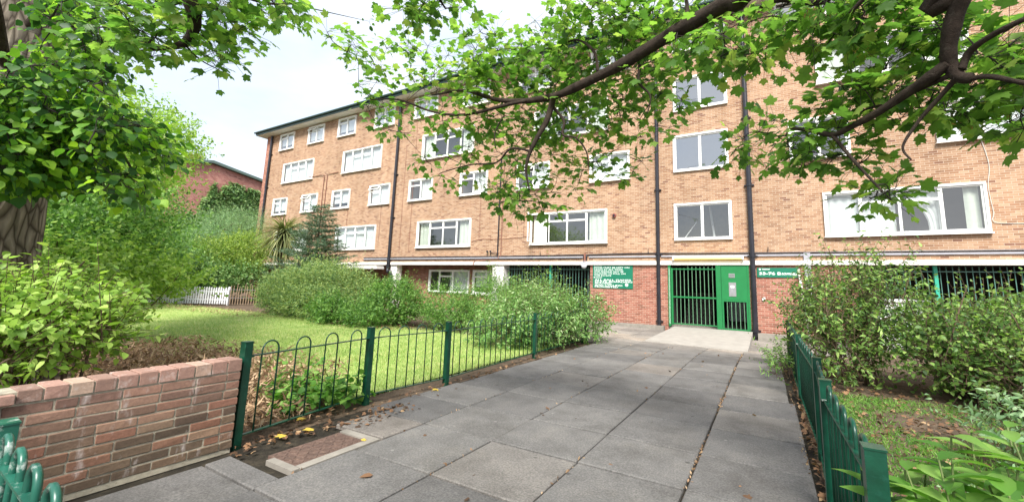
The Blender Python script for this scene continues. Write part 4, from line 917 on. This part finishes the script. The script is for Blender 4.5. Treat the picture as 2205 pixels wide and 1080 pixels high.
# ------------------------------------------------------------------ trees with limbs grown toward leaf masses
def inside(poly, x, y):
    c = False; j = len(poly)-1
    for i in range(len(poly)):
        if (poly[i][1] > y) != (poly[j][1] > y) and x < (poly[j][0]-poly[i][0])*(y-poly[i][1])/(poly[j][1]-poly[i][1]+1e-9)+poly[i][0]: c = not c
        j = i
    return c
def poly_points(poly, n, dfun, seed, mind=0):
    rd = random.Random(seed); xs = [p[0] for p in poly]; ys = [p[1] for p in poly]; out = []; pix = []; tries = 0
    while len(out) < n and tries < n*60:
        tries += 1; x = rd.uniform(min(xs), max(xs)); y = rd.uniform(min(ys), max(ys))
        if not inside(poly, x, y): continue
        if mind and any((x-a)**2+(y-b)**2 < mind*mind for a, b in pix[-400:]): continue
        pix.append((x, y)); out.append(at3(x, y, dfun(x, y, rd)))
    return out
class Tree:
    def __init__(s, seed=1): s.nodes = []; s.limb = MB(); s.twig = MB(); s.rd = random.Random(seed); s.cent = []
    def add_limb(s, pts, r0, r1, k=6, n=8, knob=.05):
        L = smooth_line(pts, k); m = len(L); rr = [(r0+(r1-r0)*i/(m-1))*(1+knob*math.sin(i*.9+r0*90)) for i in range(m)]
        s.limb.tube(L, rr, n); s.nodes += [(p, rr[i]) for i, p in enumerate(L)]
    def grow(s, targets, rt=.0035, maxr=.012, minz=None):
        A = np.array([p for p, r in s.nodes]); order = sorted(targets, key=lambda q: np.min(np.sum((A-q)**2, 1)))
        pts = list(A); rad = [r for p, r in s.nodes]
        buf = np.zeros((len(pts)+len(order)*4, 3)); buf[:len(pts)] = A; c = len(pts)
        for q in order:
            dd = np.sum((buf[:c]-q)**2, 1); i = int(np.argmin(dd)); a = buf[i].copy(); L = math.sqrt(dd[i])
            if L < .03: s.cent.append((q, unit(q-a+1e-6))); continue
            w_ = np.array([s.rd.gauss(0, 1) for _ in range(3)])*L*.10
            mid = (a+q)/2+w_+np.array([0, 0, .06*L]); line = smooth_line([a, mid, q], 3)
            r0 = min(maxr, rt*(1+1.1*L)); s.twig.tube(line, [r0+(rt*.45-r0)*j/(len(line)-1) for j in range(len(line))], 4, False)
            buf[c] = mid; buf[c+1] = q; c += 2; s.cent.append((q, unit(q-mid)))
        s.nodes += [(buf[j].copy(), rt) for j in range(len(A), c)]
    def leaf_sprays(s, per, rad, size, flat=1.0, droop_=.25, cents=None):
        P, Dr, Nm, Sz = [], [], [], []
        for q, d in (cents or s.cent):
            k = max(2, int(per*(.6+.8*s.rd.random())))
            for i in range(k):
                o = np.array([s.rd.gauss(0, 1), s.rd.gauss(0, 1), s.rd.gauss(0, .6)]); o = o/np.linalg.norm(o)*rad*(.25+.75*s.rd.random())
                P.append(q+o); dr = o/np.linalg.norm(o)*.9 + d*.5 + np.array([0, 0, -droop_]); Dr.append(dr)
                Nm.append(np.array([s.rd.gauss(0, .38), s.rd.gauss(0, .38), flat])); Sz.append(size*(.55+.75*s.rd.random()))
                s.twig.tube([q, q+o], .0013, 3, False)
        return np.array(P), np.array(Dr), np.array(Nm), np.array(Sz)

# --- the overhanging maple (its trunk stands behind the camera, right)
mt = thing('maple_tree', (3.2, -2.2, 0), 'overhanging maple tree whose dark boughs cross the top of the view', 'tree')
T = Tree(3)
T.limb.tube(smooth_line([(3.2, -2.2, -.1), (3.15, -2.15, .4), (3.1, -2.1, 2.2), (3.0, -1.9, 4.0), (2.8, -1.7, 5.2)], 5), [.36, .34, .32, .3, .29, .28, .27, .26, .26, .25, .25, .24, .24, .23, .22, .21, .2, .2, .19, .18, .17], 14)
tr_ = T.limb; T.limb = MB()
A = lambda lst: [at3(x, y, d) for x, y, d in lst]
T.add_limb([(2.85, -1.75, 4.9), (2.2, 0.2, 5.0), (1.2, 1.8, 4.4)] + A([(1640, -60, 3.35), (1560, 8, 3.4), (1445, 74, 3.55), (1340, 138, 3.7), (1240, 188, 3.85), (1190, 208, 3.95), (1120, 218, 4.1), (1062, 213, 4.25), (1000, 195, 4.5), (930, 205, 4.8)]), .082, .009, 6, 10)
T.add_limb(A([(1138, 216, 4.05), (1090, 226, 4.1), (1000, 247, 4.3), (930, 240, 4.5), (860, 215, 4.8), (800, 215, 5.0)]), .02, .006)
T.add_limb(A([(1192, 208, 3.95), (1178, 258, 3.9), (1152, 305, 3.85), (1137, 340, 3.85), (1133, 370, 3.85), (1140, 410, 3.85)]), .032, .006)
T.add_limb(A([(1140, 325, 3.85), (1100, 320, 3.8), (1068, 350, 3.9), (1010, 355, 4.0), (950, 372, 4.1)]), .012, .004)
T.add_limb(A([(1188, 228, 3.95), (1214, 260, 3.9), (1212, 290, 3.85), (1240, 297, 3.8), (1262, 325, 3.8), (1268, 362, 3.8)]), .016, .005)
T.add_limb(A([(1378, 140, 3.65), (1376, 178, 3.6), (1400, 206, 3.55), (1394, 245, 3.5)]), .014, .004)
T.add_limb(A([(1288, 155, 3.8), (1278, 110, 3.9), (1240, 86, 4.1), (1195, 106, 4.3)]), .016, .006)
T.add_limb(A([(1460, 65, 3.5), (1480, 25, 3.6), (1470, -30, 3.8)]), .02, .01)
T.add_limb(A([(1085, 250, 4.2), (1066, 285, 4.15), (1067, 318, 4.1)]), .010, .004)
T.add_limb([at3(1900, -160, 3.2), at3(1830, -40, 3.3), *A([(1760, 5, 3.4), (1680, 0, 3.4), (1620, 22, 3.5), (1545, 40, 3.6), (1510, 80, 3.6)])], .03, .005)
T.add_limb([(1.7, 1.1, 4.7)] + A([(1900, -160, 3.2), (1900, -60, 3.1), (1830, 30, 3.1)]), .035, .01)
# second bough on the right
T.add_limb([(2.8, -1.7, 5.0), (2.6, .4, 4.3)] + A([(2110, -110, 2.9), (2072, -10, 2.9), (2052, 50, 2.9), (2042, 110, 2.9), (2048, 142, 2.9), (2066, 166, 2.88), (2092, 168, 2.86)]), .046, .024, 6, 10)
T.add_limb(A([(2040, 138, 2.9), (2000, 168, 2.9), (1950, 202, 2.95), (1890, 242, 3.0), (1830, 274, 3.05), (1792, 290, 3.1), (1740, 280, 3.2), (1700, 276, 3.3)]), .032, .010)
T.add_limb(A([(1792, 290, 3.1), (1830, 336, 3.0), (1870, 380, 2.95), (1900, 412, 2.9)]), .013, .005)
T.add_limb(A([(2060, 168, 2.88), (2012, 222, 2.9), (1975, 265, 2.9), (1944, 316, 2.85), (1962, 344, 2.8)]), .013, .004)
T.add_limb(A([(2055, 158, 2.88), (1985, 190, 2.95), (1930, 215, 3.1), (1850, 240, 3.2)]), .014, .006)
T.add_limb(A([(2070, 150, 2.88), (2088, 112, 2.9), (2130, 80, 2.85), (2205, 42, 2.8), (2290, 10, 2.8)]), .018, .01)
T.add_limb(A([(2080, 172, 2.88), (2130, 165, 2.85), (2200, 178, 2.8), (2280, 190, 2.8)]), .014, .008)
# third bough, upper left
T.add_limb([(2.85, -1.7, 5.0), (.4, -1.3, 5.3), (-2.0, -.4, 5.0), at3(430, -170, 4.2), at3(405, -40, 4.0), *A([(418, 30, 3.9), (416, 65, 3.9), (394, 95, 3.9), (345, 104, 4.0), (300, 110, 4.1)])], .09, .006, 6, 10)
T.add_limb(A([(405, -40, 4.0), (470, -25, 3.9), (560, 5, 3.9), (610, 10, 3.9)]), .014, .005)
T.add_limb(A([(400, 0, 3.95), (350, 15, 4.0), (290, 10, 4.1), (240, 20, 4.2)]), .012, .005)
T.add_limb(A([(396, 94, 3.9), (430, 128, 3.85), (470, 150, 3.8)]), .007, .003)
T.add_limb([(-.6, -.6, 5.2), at3(780, -200, 4.0), at3(860, -80, 3.7), at3(930, -20, 3.6), at3(960, 20, 3.6)], .03, .006)
depA = lambda x, y, rd: 3.35 + max(0, 1575-x)*.0016 + rd.uniform(.08, .8)
R1 = [(693, 55), (760, 75), (830, 85), (900, 80), (980, 95), (1020, 55), (1080, 60), (1100, 80), (1130, 50), (1190, 0), (1220, -40), (1560, -40), (1560, 60), (1480, 100), (1440, 110), (1468, 170), (1492, 225), (1455, 280), (1410, 275), (1370, 310), (1400, 350), (1350, 385), (1290, 370), (1240, 415), (1200, 450), (1150, 465), (1060, 450), (1030, 410), (960, 395), (895, 370), (900, 335), (980, 310), (1000, 280), (900, 262), (880, 302), (800, 285), (805, 250), (760, 195), (790, 165), (745, 140), (700, 95)]
tg = poly_points(R1, 235, depA, 5, 14)
tg += poly_points([(1000, 120), (1300, 30), (1440, 10), (1430, 90), (1370, 220), (1200, 300), (1100, 440), (1050, 400), (1100, 300), (980, 230)], 110, depA, 6, 12)
tg += poly_points([(830, -30), (1010, -30), (1010, 25), (960, 30), (930, 50), (880, 40), (840, 20)], 16, lambda x, y, rd: 3.6+rd.uniform(-.1, .2), 8, 14)
tg += poly_points([(1440, 120), (1500, 70), (1560, 50), (1700, 10), (1900, -20), (2000, 30), (1920, 60), (1850, 90), (1740, 115), (1620, 135), (1600, 148), (1500, 148), (1450, 150)], 52, lambda x, y, rd: 3.4+rd.uniform(-.3, .3), 9, 12)
R3 = [(1490, 372), (1560, 330), (1590, 295), (1640, 262), (1700, 235), (1745, 200), (1830, 160), (1860, 140), (1930, 110), (1990, 70), (2060, 60), (2110, 50), (2240, 30), (2240, 290), (2190, 280), (2140, 265), (2080, 270), (2020, 262), (1990, 225), (1930, 275), (1890, 320), (1950, 370), (1985, 395), (1930, 425), (1915, 470), (1860, 475), (1860, 425), (1780, 400), (1700, 385), (1640, 372), (1560, 362)]
tg += poly_points(R3, 98, lambda x, y, rd: 2.95+rd.uniform(.14, .75)+max(0, 1800-x)*.001, 10, 13)
tg += poly_points([(1920, -40), (2060, -40), (2040, 100), (1960, 120), (1850, 90)], 14, lambda x, y, rd: 3.1+rd.uniform(.1, .5), 14, 12)
tg += poly_points([(215, -30), (650, -30), (640, 12), (600, 30), (575, 60), (540, 65), (515, 105), (490, 85), (480, 135), (440, 115), (385, 105), (330, 125), (260, 110), (200, 80)], 55, lambda x, y, rd: 3.95+rd.uniform(-.3, .4), 11, 12)
tg += poly_points([(455, 100), (500, 110), (500, 150), (470, 155)], 3, lambda x, y, rd: 3.8, 12, 10)
T.grow(tg, rt=.0038, maxr=.009)
P, Dr, Nm, Sz = T.leaf_sprays(13, .20, .068, flat=1.0)
leaves('crown', LM['maple'], mt, P, Dr, Nm, Sz, T_MAPLE)
kc = [c for c in T.cent if T.rd.random() < .10]
kp = []; 
for q, d in kc:
    for i in range(12): kp.append(q+np.array([T.rd.gauss(0, .045), T.rd.gauss(0, .045), -.03-abs(T.rd.gauss(0, .04))]))
kp = np.array(kp); leaves('seed_keys', LM['keys'], mt, kp, rng.normal(size=kp.shape)+[0, 0, -1], rng.normal(size=kp.shape), np.full(len(kp), .035), T_NEEDLE, kind='stuff')
tr_.build('trunk', MT['bark'], mt, smooth=True); T.limb.build('bough', MT['bark'], mt, smooth=True); T.twig.build('twigs', MT['twig'], mt)

# --- the big tree on the left
lt = thing('lime_tree', (-9.5, 1.1, 0), 'thick trunked tree on the left with hanging heart shaped leaves', 'tree')
T = Tree(9)
tl = smooth_line([(-9.45, 1.1, -.1), (-9.45, 1.1, .25), (-9.5, 1.1, .9), (-9.55, 1.12, 2.2), (-9.6, 1.15, 4.0), (-9.65, 1.2, 6.5), (-9.6, 1.3, 9.0)], 6)
m = MB(); rr = []
for i, p in enumerate(tl): z = p[2]; rr.append((.64 + .22*math.exp(-max(0, z)*2.2) - .035*max(0, z))*(1+.02*math.sin(i*2.1)))
m.tube(tl, rr, 22)
vv = []
for (vx, vy, vz) in m.v:
    a = math.atan2(vy-1.1, vx+9.5); k = 1+.05*math.sin(a*5+vz*.8)+.03*math.sin(a*9-vz*1.7)+.02*math.sin(a*17+vz*5); vv.append((-9.5+(vx+9.5)*k, 1.1+(vy-1.1)*k, vz))
m.v = vv; m.build('trunk', MT['bark_pale'], lt, smooth=True)
T.nodes += [(p, .2) for p in tl if p[2] > 2.3]
for sg_ in range(9):
    a = -1.2+sg_*.45; z = 2.6+.75*sg_ % 5.5
    T.add_limb([(-9.5, 1.1, z), (-9.5+1.2*math.cos(a), 1.1+1.2*math.sin(a), z+.7), (-9.5+2.4*math.cos(a), 1.1+2.4*math.sin(a), z+.9), (-9.5+3.2*math.cos(a), 1.1+3.2*math.sin(a), z+.5)], .07, .012)
dl = lambda x, y, rd: rd.uniform(6.6, 9.0)
LD = [(-90, 200), (90, 190), (150, 230), (215, 300), (195, 340), (170, 375), (120, 395), (60, 398), (-90, 410)]
tg = poly_points(LD, 330, lambda x, y, rd: rd.uniform(6.4, 8.8), 21)
tg += poly_points([(70, -60), (190, -40), (250, 20), (200, 110), (250, 160), (170, 200), (240, 230), (150, 260), (-90, 260), (-90, 200), (50, 180), (100, 60)], 92, dl, 22)
tg += poly_points([(150, 170), (230, 150), (250, 200), (280, 240), (330, 270), (390, 320), (400, 345), (360, 360), (300, 370), (330, 400), (300, 440), (220, 430), (180, 390), (190, 300)], 60, lambda x, y, rd: rd.uniform(6.0, 7.6), 23)
tg += poly_points([(170, 60), (230, 80), (230, 150), (180, 140)], 16, dl, 24)
tg += [np.array([-9.5+rng.normal()*2.6, 1.0+rng.normal()*2.4, 7.6+rng.random()*3.5]) for _ in range(90)]  # unseen upper crown sprays, added to shade the leaf mass below
T.grow(tg, rt=.006, maxr=.02)
P, Dr, Nm, Sz = T.leaf_sprays(19, .30, .088, flat=.9, droop_=.5)
leaves('crown', LM['lime'], lt, P, Dr, Nm, Sz, T_LIME)
T.limb.build('bough', MT['bark'], lt, smooth=True); T.twig.build('twigs', MT['twig'], lt)

# --- background trees and shrubs to the left
def leafy_tree(name, label, base, lobes, nshoot, per, size, tmpl, mat, r0, group=None, cat='tree', shell=.35, shootlen=.4, up=.3):
    t = thing(name, base, label, cat, group); b = np.array(base, float)
    P, d = lobe_pts(lobes, nshoot, shell); ok = P[:, 2] > .1; P = P[ok]; d = unit(d[ok]*.8+[0, 0, up]+.4*rng.normal(size=(ok.sum(), 3))); n = len(P)
    tt = (np.arange(per)+.5)/per; L = shootlen*(.6+.8*rng.random(n)); LP = (P[:, None, :]+d[:, None, :]*(L[:, None]*tt)[:, :, None]).reshape(-1, 3); dd = np.repeat(d, per, 0)
    leaves('crown', mat, t, LP, unit(dd*.5+rdir(len(LP))), unit(rng.normal(size=dd.shape)*.5+[0, 0, 1]), size*(.6+.7*rng.random(len(LP))), tmpl)
    m = MB(); c = np.mean([l[:3] for l in lobes], 0); top = np.array([b[0]*.7+c[0]*.3, b[1]*.7+c[1]*.3, c[2]])
    ln = smooth_line([b-[0, 0, .1], (b+top)/2+[.08, .05, 0], top], 5); m.tube(ln, [r0*(1-.6*i/(len(ln)-1)) for i in range(len(ln))], 9)
    for l in lobes:
        e = np.array(l[:3]); s = ln[5]; q = smooth_line([s, (s+e)/2+[0, 0, .1], e], 3); m.tube(q, [r0*.5*(1-.8*i/(len(q)-1)) for i in range(len(q))], 6, False)
        for k in range(5):
            j = rdir(1)[0]*np.array(l[3:6])*.8; m.tube([e, e+j*.5+[0, 0, .05], e+j], [r0*.12, r0*.08, r0*.04], 4, False)
    m.build('trunk', MT['stem'], t, smooth=True); return t
leafy_tree('robinia_tree', 'light green small leaved tree hanging over the gable wall', (-17.0, 3.6, 0),
           [LB(330, 300, 17, 1.5, 1.3, .9), LB(275, 340, 16.5, 1.4, 1.3, .7), LB(375, 325, 18, .6, .6, .25), LB(280, 260, 17, 1.0, 1.2, .6), LB(200, 330, 15, 1.8, 1.8, 1.6), LB(235, 400, 15, 1.5, 1.5, .8)], 2600, 9, .10, T_SMALL, LM['bright'], .13)
leafy_tree('hawthorn_tree', 'bushy mid green tree just right of the thick trunk', (-13.6, 2.9, 0),
           [LB(150, 480, 12.5, 1.0, 1.0, .7), LB(240, 460, 13.5, 1.3, 1.2, .8), LB(235, 490, 14.5, .9, .9, .7), LB(200, 530, 13, 1.3, 1.3, .7), LB(300, 565, 15, .9, .9, .45), LB(120, 540, 12, 1, 1, .6)], 3000, 9, .085, T_SMALL, LM['mid'], .10)
shrub('hedge_shrub', 'pale green shrub in front of the hawthorn beyond the lawn', 'shrub', [LB(230, 590, 12.5, 1.5, 1.2, .5), LB(310, 600, 13.5, 1.2, 1.2, .45), LB(130, 590, 11.5, 1.2, 1.2, .5)], 1500, 8, .085, T_OVATE, LM['bright'], shootlen=.35, stems=8, twigs=False)
leafy_tree('tamarisk_tree', 'grey green feathery tree against the ivy covered gable', (-36.0, 14.8, 0),
           [LB(480, 495, 37, 2.3, 2.0, 1.2), LB(430, 520, 36, 1.7, 1.6, 1.1), LB(520, 490, 38, 2.0, 1.8, 1.3), LB(395, 545, 35, 1.2, 1.2, .9)], 3600, 9, .11, T_NEEDLE, LM['blue'], .18, shootlen=.7)
leafy_tree('laburnum_tree', 'yellow green tree behind the white picket fence', (-31.5, 13.4, 0),
           [LB(470, 545, 33, 1.8, 1.6, .9), LB(530, 540, 34, 1.7, 1.6, 1.2), LB(500, 575, 32.5, 1.9, 1.5, .7)], 2400, 9, .12, T_SMALL, LM['yellow'], .12)
shrub('laurel_hedge', 'dark laurel hedge behind the white picket fence', 'hedge', [LB(390, 585, 31, 2.0, 1.5, 1.1), LB(450, 600, 31, 2.0, 1.5, .9), LB(520, 600, 31, 1.6, 1.5, .8), LB(330, 580, 30, 2, 1.6, 1.2)], 2600, 8, .14, T_SMALL, LM['ivy'], shootlen=.35, stems=6, twigs=False)
leafy_tree('cypress_tree', 'small upright dark green conifer behind the picket fence', (-29.7, 10.7, 0), [LB(402, 585, 31.4, .5, .5, .85), LB(402, 572, 31.4, .35, .35, .6)], 900, 8, .09, T_NEEDLE, leafmat('cypress_scale', [(0, (.02, .10, .03)), (1, (.06, .2, .07))], .2), .05, shell=.6, up=1)
shrub('copse_shrub', 'far green shrub mass left of the gable wall', 'shrub', [LB(200, 520, 30, 5, 4, 2.0), LB(80, 540, 28, 5, 4, 2.2), LB(310, 560, 34, 4, 3, 1.4), LB(-60, 540, 27, 5, 4, 2.4)], 4500, 9, .16, T_SMALL, LM['mid'], shootlen=.7, stems=8, twigs=False)

# --- spruce and palm in front of the facade
sp_ = thing('spruce_tree', (-21.4, 13.6, 0), 'dark spiky young spruce in front of the facade windows', 'tree')
m = MB(); m.tube([(-21.4, 13.6, -.1), (-21.45, 13.6, 2.5), (-21.4, 13.6, 5.75)], [.10, .07, .012], 8)
P, Dr, Nm, Sz = [], [], [], []
rd = random.Random(5)
z = .9
while z < 5.7:
    Rb = 2.25*(1-(z-.9)/4.95)**.8+.1; nb = 9 if z < 4.5 else 6
    for k in range(nb):
        a = 6.283*(k+rd.random()*.7)/nb; L = Rb*(.7+.45*rd.random()); b0 = np.array([-21.43, 13.6, z+rd.uniform(-.1, .1)])
        e = b0+np.array([math.cos(a)*L, math.sin(a)*L, L*.18]); mid = (b0+e)/2+np.array([0, 0, -.08*L]); ln = smooth_line([b0, mid, e], 4)
        m.tube(ln, [.02*(1-.8*i/(len(ln)-1))*(.4+Rb/2.3) for i in range(len(ln))], 4, False)
        nt_ = int(L*16)
        for j in range(nt_):
            f = .12+.88*j/nt_; q = ln[min(len(ln)-1, int(f*(len(ln)-1)))]+(ln[-1]-ln[-2])*0
            q = b0*(1-f)**2+2*mid*f*(1-f)+e*f*f; s_ = 1 if j % 2 else -1
            td = np.array([math.cos(a+s_*.8), math.sin(a+s_*.8), rd.uniform(-.25, .15)]); tl_ = .22+.35*(1-f)*L*.4
            for w_ in range(7):
                qq = q+td*tl_*w_/6; P.append(qq); Dr.append(td*.8+np.array([rd.gauss(0, .45), rd.gauss(0, .45), rd.gauss(.05, .35)])); Nm.append((rd.gauss(0, 1), rd.gauss(0, 1), 1)); Sz.append(.17)
    z += .27
leaves('crown', LM['spruce'], sp_, np.array(P), np.array(Dr), np.array(Nm), Sz, T_NEEDLE); m.build('trunk', MT['stem'], sp_)
pl = thing('cordyline_palm', (-26.3, 14.4, 0), 'shaggy headed cabbage palm near the left end of the building', 'tree')
m = MB(); m.tube([(-26.3, 14.4, -.1), (-26.25, 14.4, 2.0), (-26.2, 14.4, 4.3)], [.17, .14, .12], 10); m.build('trunk', MT['stem'], pl)
tv = []; tf = []
for k in range(7):
    t_ = k/6; wv = .028*math.sin(math.pi*(t_*.85+.12)); tv += [(-wv, t_, -.75*t_**2.2), (wv, t_, -.75*t_**2.2)]
for k in range(6): tf.append((2*k, 2*k+1, 2*k+3, 2*k+2))
n = 520; zz = rng.uniform(-1.0, 1, n); a = rng.random(n)*6.283; d = np.stack([np.cos(a)*np.sqrt(1-zz**2*.9), np.sin(a)*np.sqrt(1-zz**2*.9), zz*.9+.35], 1)
P = np.array([-26.2, 14.4, 4.25])+d*.06+np.stack([np.zeros(n), np.zeros(n), np.minimum(0, zz)*.5], 1)
leaves('crown', LM['palm'], pl, P, d, np.array([0, 0, 1.])+.15*rng.normal(size=(n, 3)), rng.uniform(1.0, 1.5, n), (np.array(tv), tf))

# ------------------------------------------------------------------ second building with ivy, picket fence, palings
b2 = thing('gabled_building', (-50, 18, 0), 'red brick gable ended block with dark green verge and chimney', 'building')
m = MB(); GX = -48.0
pf = [(12.0, 0), (24.3, 0), (24.3, 11.65), (18.6, 12.62), (12.0, 11.4)]
m.add([(GX, y, z) for y, z in pf], [(0, 1, 2, 3, 4)]); m.build('gable_wall', MT['brick_gable'], b2)
for ya, zt_ in ((11.99, 11.3), (24.3, 11.5)): m = MB(); m.box(GX-30, GX-.002, ya, ya+.02, 0, zt_); m.build('side_wall', MT['brick_gable_x'], b2)
m = MB()
for (ya, za, yb, zb) in ((11.5, 11.35, 18.6, 12.66), (18.6, 12.66, 24.9, 11.58)):
    m.add([(GX+.35, ya, za), (GX+.35, yb, zb), (GX-30.3, yb, zb), (GX-30.3, ya, za), (GX+.35, ya, za+.26), (GX+.35, yb, zb+.26), (GX-30.3, yb, zb+.26), (GX-30.3, ya, za+.26)], [(0, 3, 2, 1), (4, 5, 6, 7), (0, 1, 5, 4), (1, 2, 6, 5), (2, 3, 7, 6), (3, 0, 4, 7)])
rf = m.build('roof', plain('verge_green_grey', (.10, .15, .13), .5, .2, 2), b2)
ch = MB(); ch.box(-53.3, -52.4, 18.2, 19.3, 12.5, 14.0); ch.box(-53.4, -52.3, 18.1, 19.4, 14.0, 14.15); ch = ch.build('chimney', MT['brick_gable_x'], rf)
m = MB(); m.cyl((-52.85, 18.5, 14.15), (0, 0, 1), .13, .35); m.cyl((-52.85, 19.0, 14.15), (0, 0, 1), .13, .35); m.build('chimney_pot', plain('clay_pot', (.45, .2, .12), .8), ch)
n = 34000; y = rng.uniform(15.2, 24.6, n); z = rng.uniform(0, 11.6, n)
lim = 4.5+7.0*np.clip((y-15.6)/4.6, 0, 1)**.9+.7*np.sin(y*3.1)+.5*np.sin(y*7.7); k = (z < np.minimum(lim, 11.5-.16*(y-18.6)))
y, z = y[k], z[k]; n = len(y); dpt = .05+.45*rng.random(n)**2*(.6+.4*np.sin(y*2+z*1.7))
P = np.stack([GX+dpt, y, z], 1); d = np.stack([.4+rng.random(n)*.5, rng.normal(size=n)*.7, -.5+rng.normal(size=n)*.4], 1)
iv = thing('ivy_plant', (GX+.1, 22, 0), 'dense green ivy climbing the right side of the gable wall', 'ivy')
leaves('foliage', LM['ivy'], iv, P, d, np.stack([np.full(n, 1.), rng.normal(size=n)*.4, .6+rng.normal(size=n)*.4], 1), .20+.14*rng.random(n), T_SMALL)
m = MB()
for i in range(9): yy = 18+i*.7; m.tube(smooth_line([(GX+.04, yy, 0), (GX+.04, yy+.2, 3), (GX+.04, yy+rng.normal()*.4, 6)], 4), .03, 5)
m.build('stem', MT['stem'], iv)

pk = thing('picket_fence', (-27.2, 10.6, 0), 'white picket fence at the far end of the lawn', 'fence')
pa, pb = np.array([-29.6, 8.8]), np.array([-25.7, 11.55]); L = np.linalg.norm(pb-pa); d = (pb-pa)/L; nn = np.array([-d[1], d[0]])
npk = 40
for i in range(npk):
    c = pa+d*L*i/(npk-1); m = MB(); w_, th, h = .037, .011, .90+.015*math.sin(i*5.1)
    v = []
    for s_ in (-1, 1):
        for u, zz in ((-w_, 0.02), (w_, .02), (w_, h-.04), (0, h+.03), (-w_, h-.04)): q = c+d*u+nn*(th*s_-.03); v.append((q[0], q[1], zz))
    m.add(v, [(0, 1, 2, 3, 4), (9, 8, 7, 6, 5)]+[(i_, (i_+1) % 5, 5+(i_+1) % 5, 5+i_) for i_ in range(5)]); m.build('picket', MT['picket'], pk)
m = MB()
for z in (.25, .68): m.obox((*((pa+pb)/2+nn*.005), z), (*d*L/2, 0), (*nn*.015, 0), (0, 0, .035))
m.build('rail', MT['picket'], pk)
for f in (0, .5, 1): m = MB(); c = pa+d*L*f+nn*.06; m.obox((*c, .45), (*d*.045, 0), (*nn*.045, 0), (0, 0, .5)); m.build('post', MT['picket'], pk)
cf = thing('paling_fence', (-25.3, 12.0, 0), 'rough split chestnut paling fence right of the white pickets', 'fence')
rd = random.Random(4)
for i in range(22):
    x = -25.65+i*.085; y = 11.65+i*.09; m = MB(); m.tube([(x, y, 0), (x+rd.uniform(-.04, .04), y, .6), (x+rd.uniform(-.08, .08), y+.02, 1.0+rd.uniform(-.1, .2))], [.022, .022, .012], 5); m.build('pale', MT['paling'], cf)
m = MB(); m.tube([(-25.65, 11.65, .8), (-23.8, 13.6, .8)], .006, 4); m.tube([(-25.65, 11.65, .35), (-23.8, 13.6, .35)], .006, 4); m.build('wire', MT['pipe_grey'], cf)
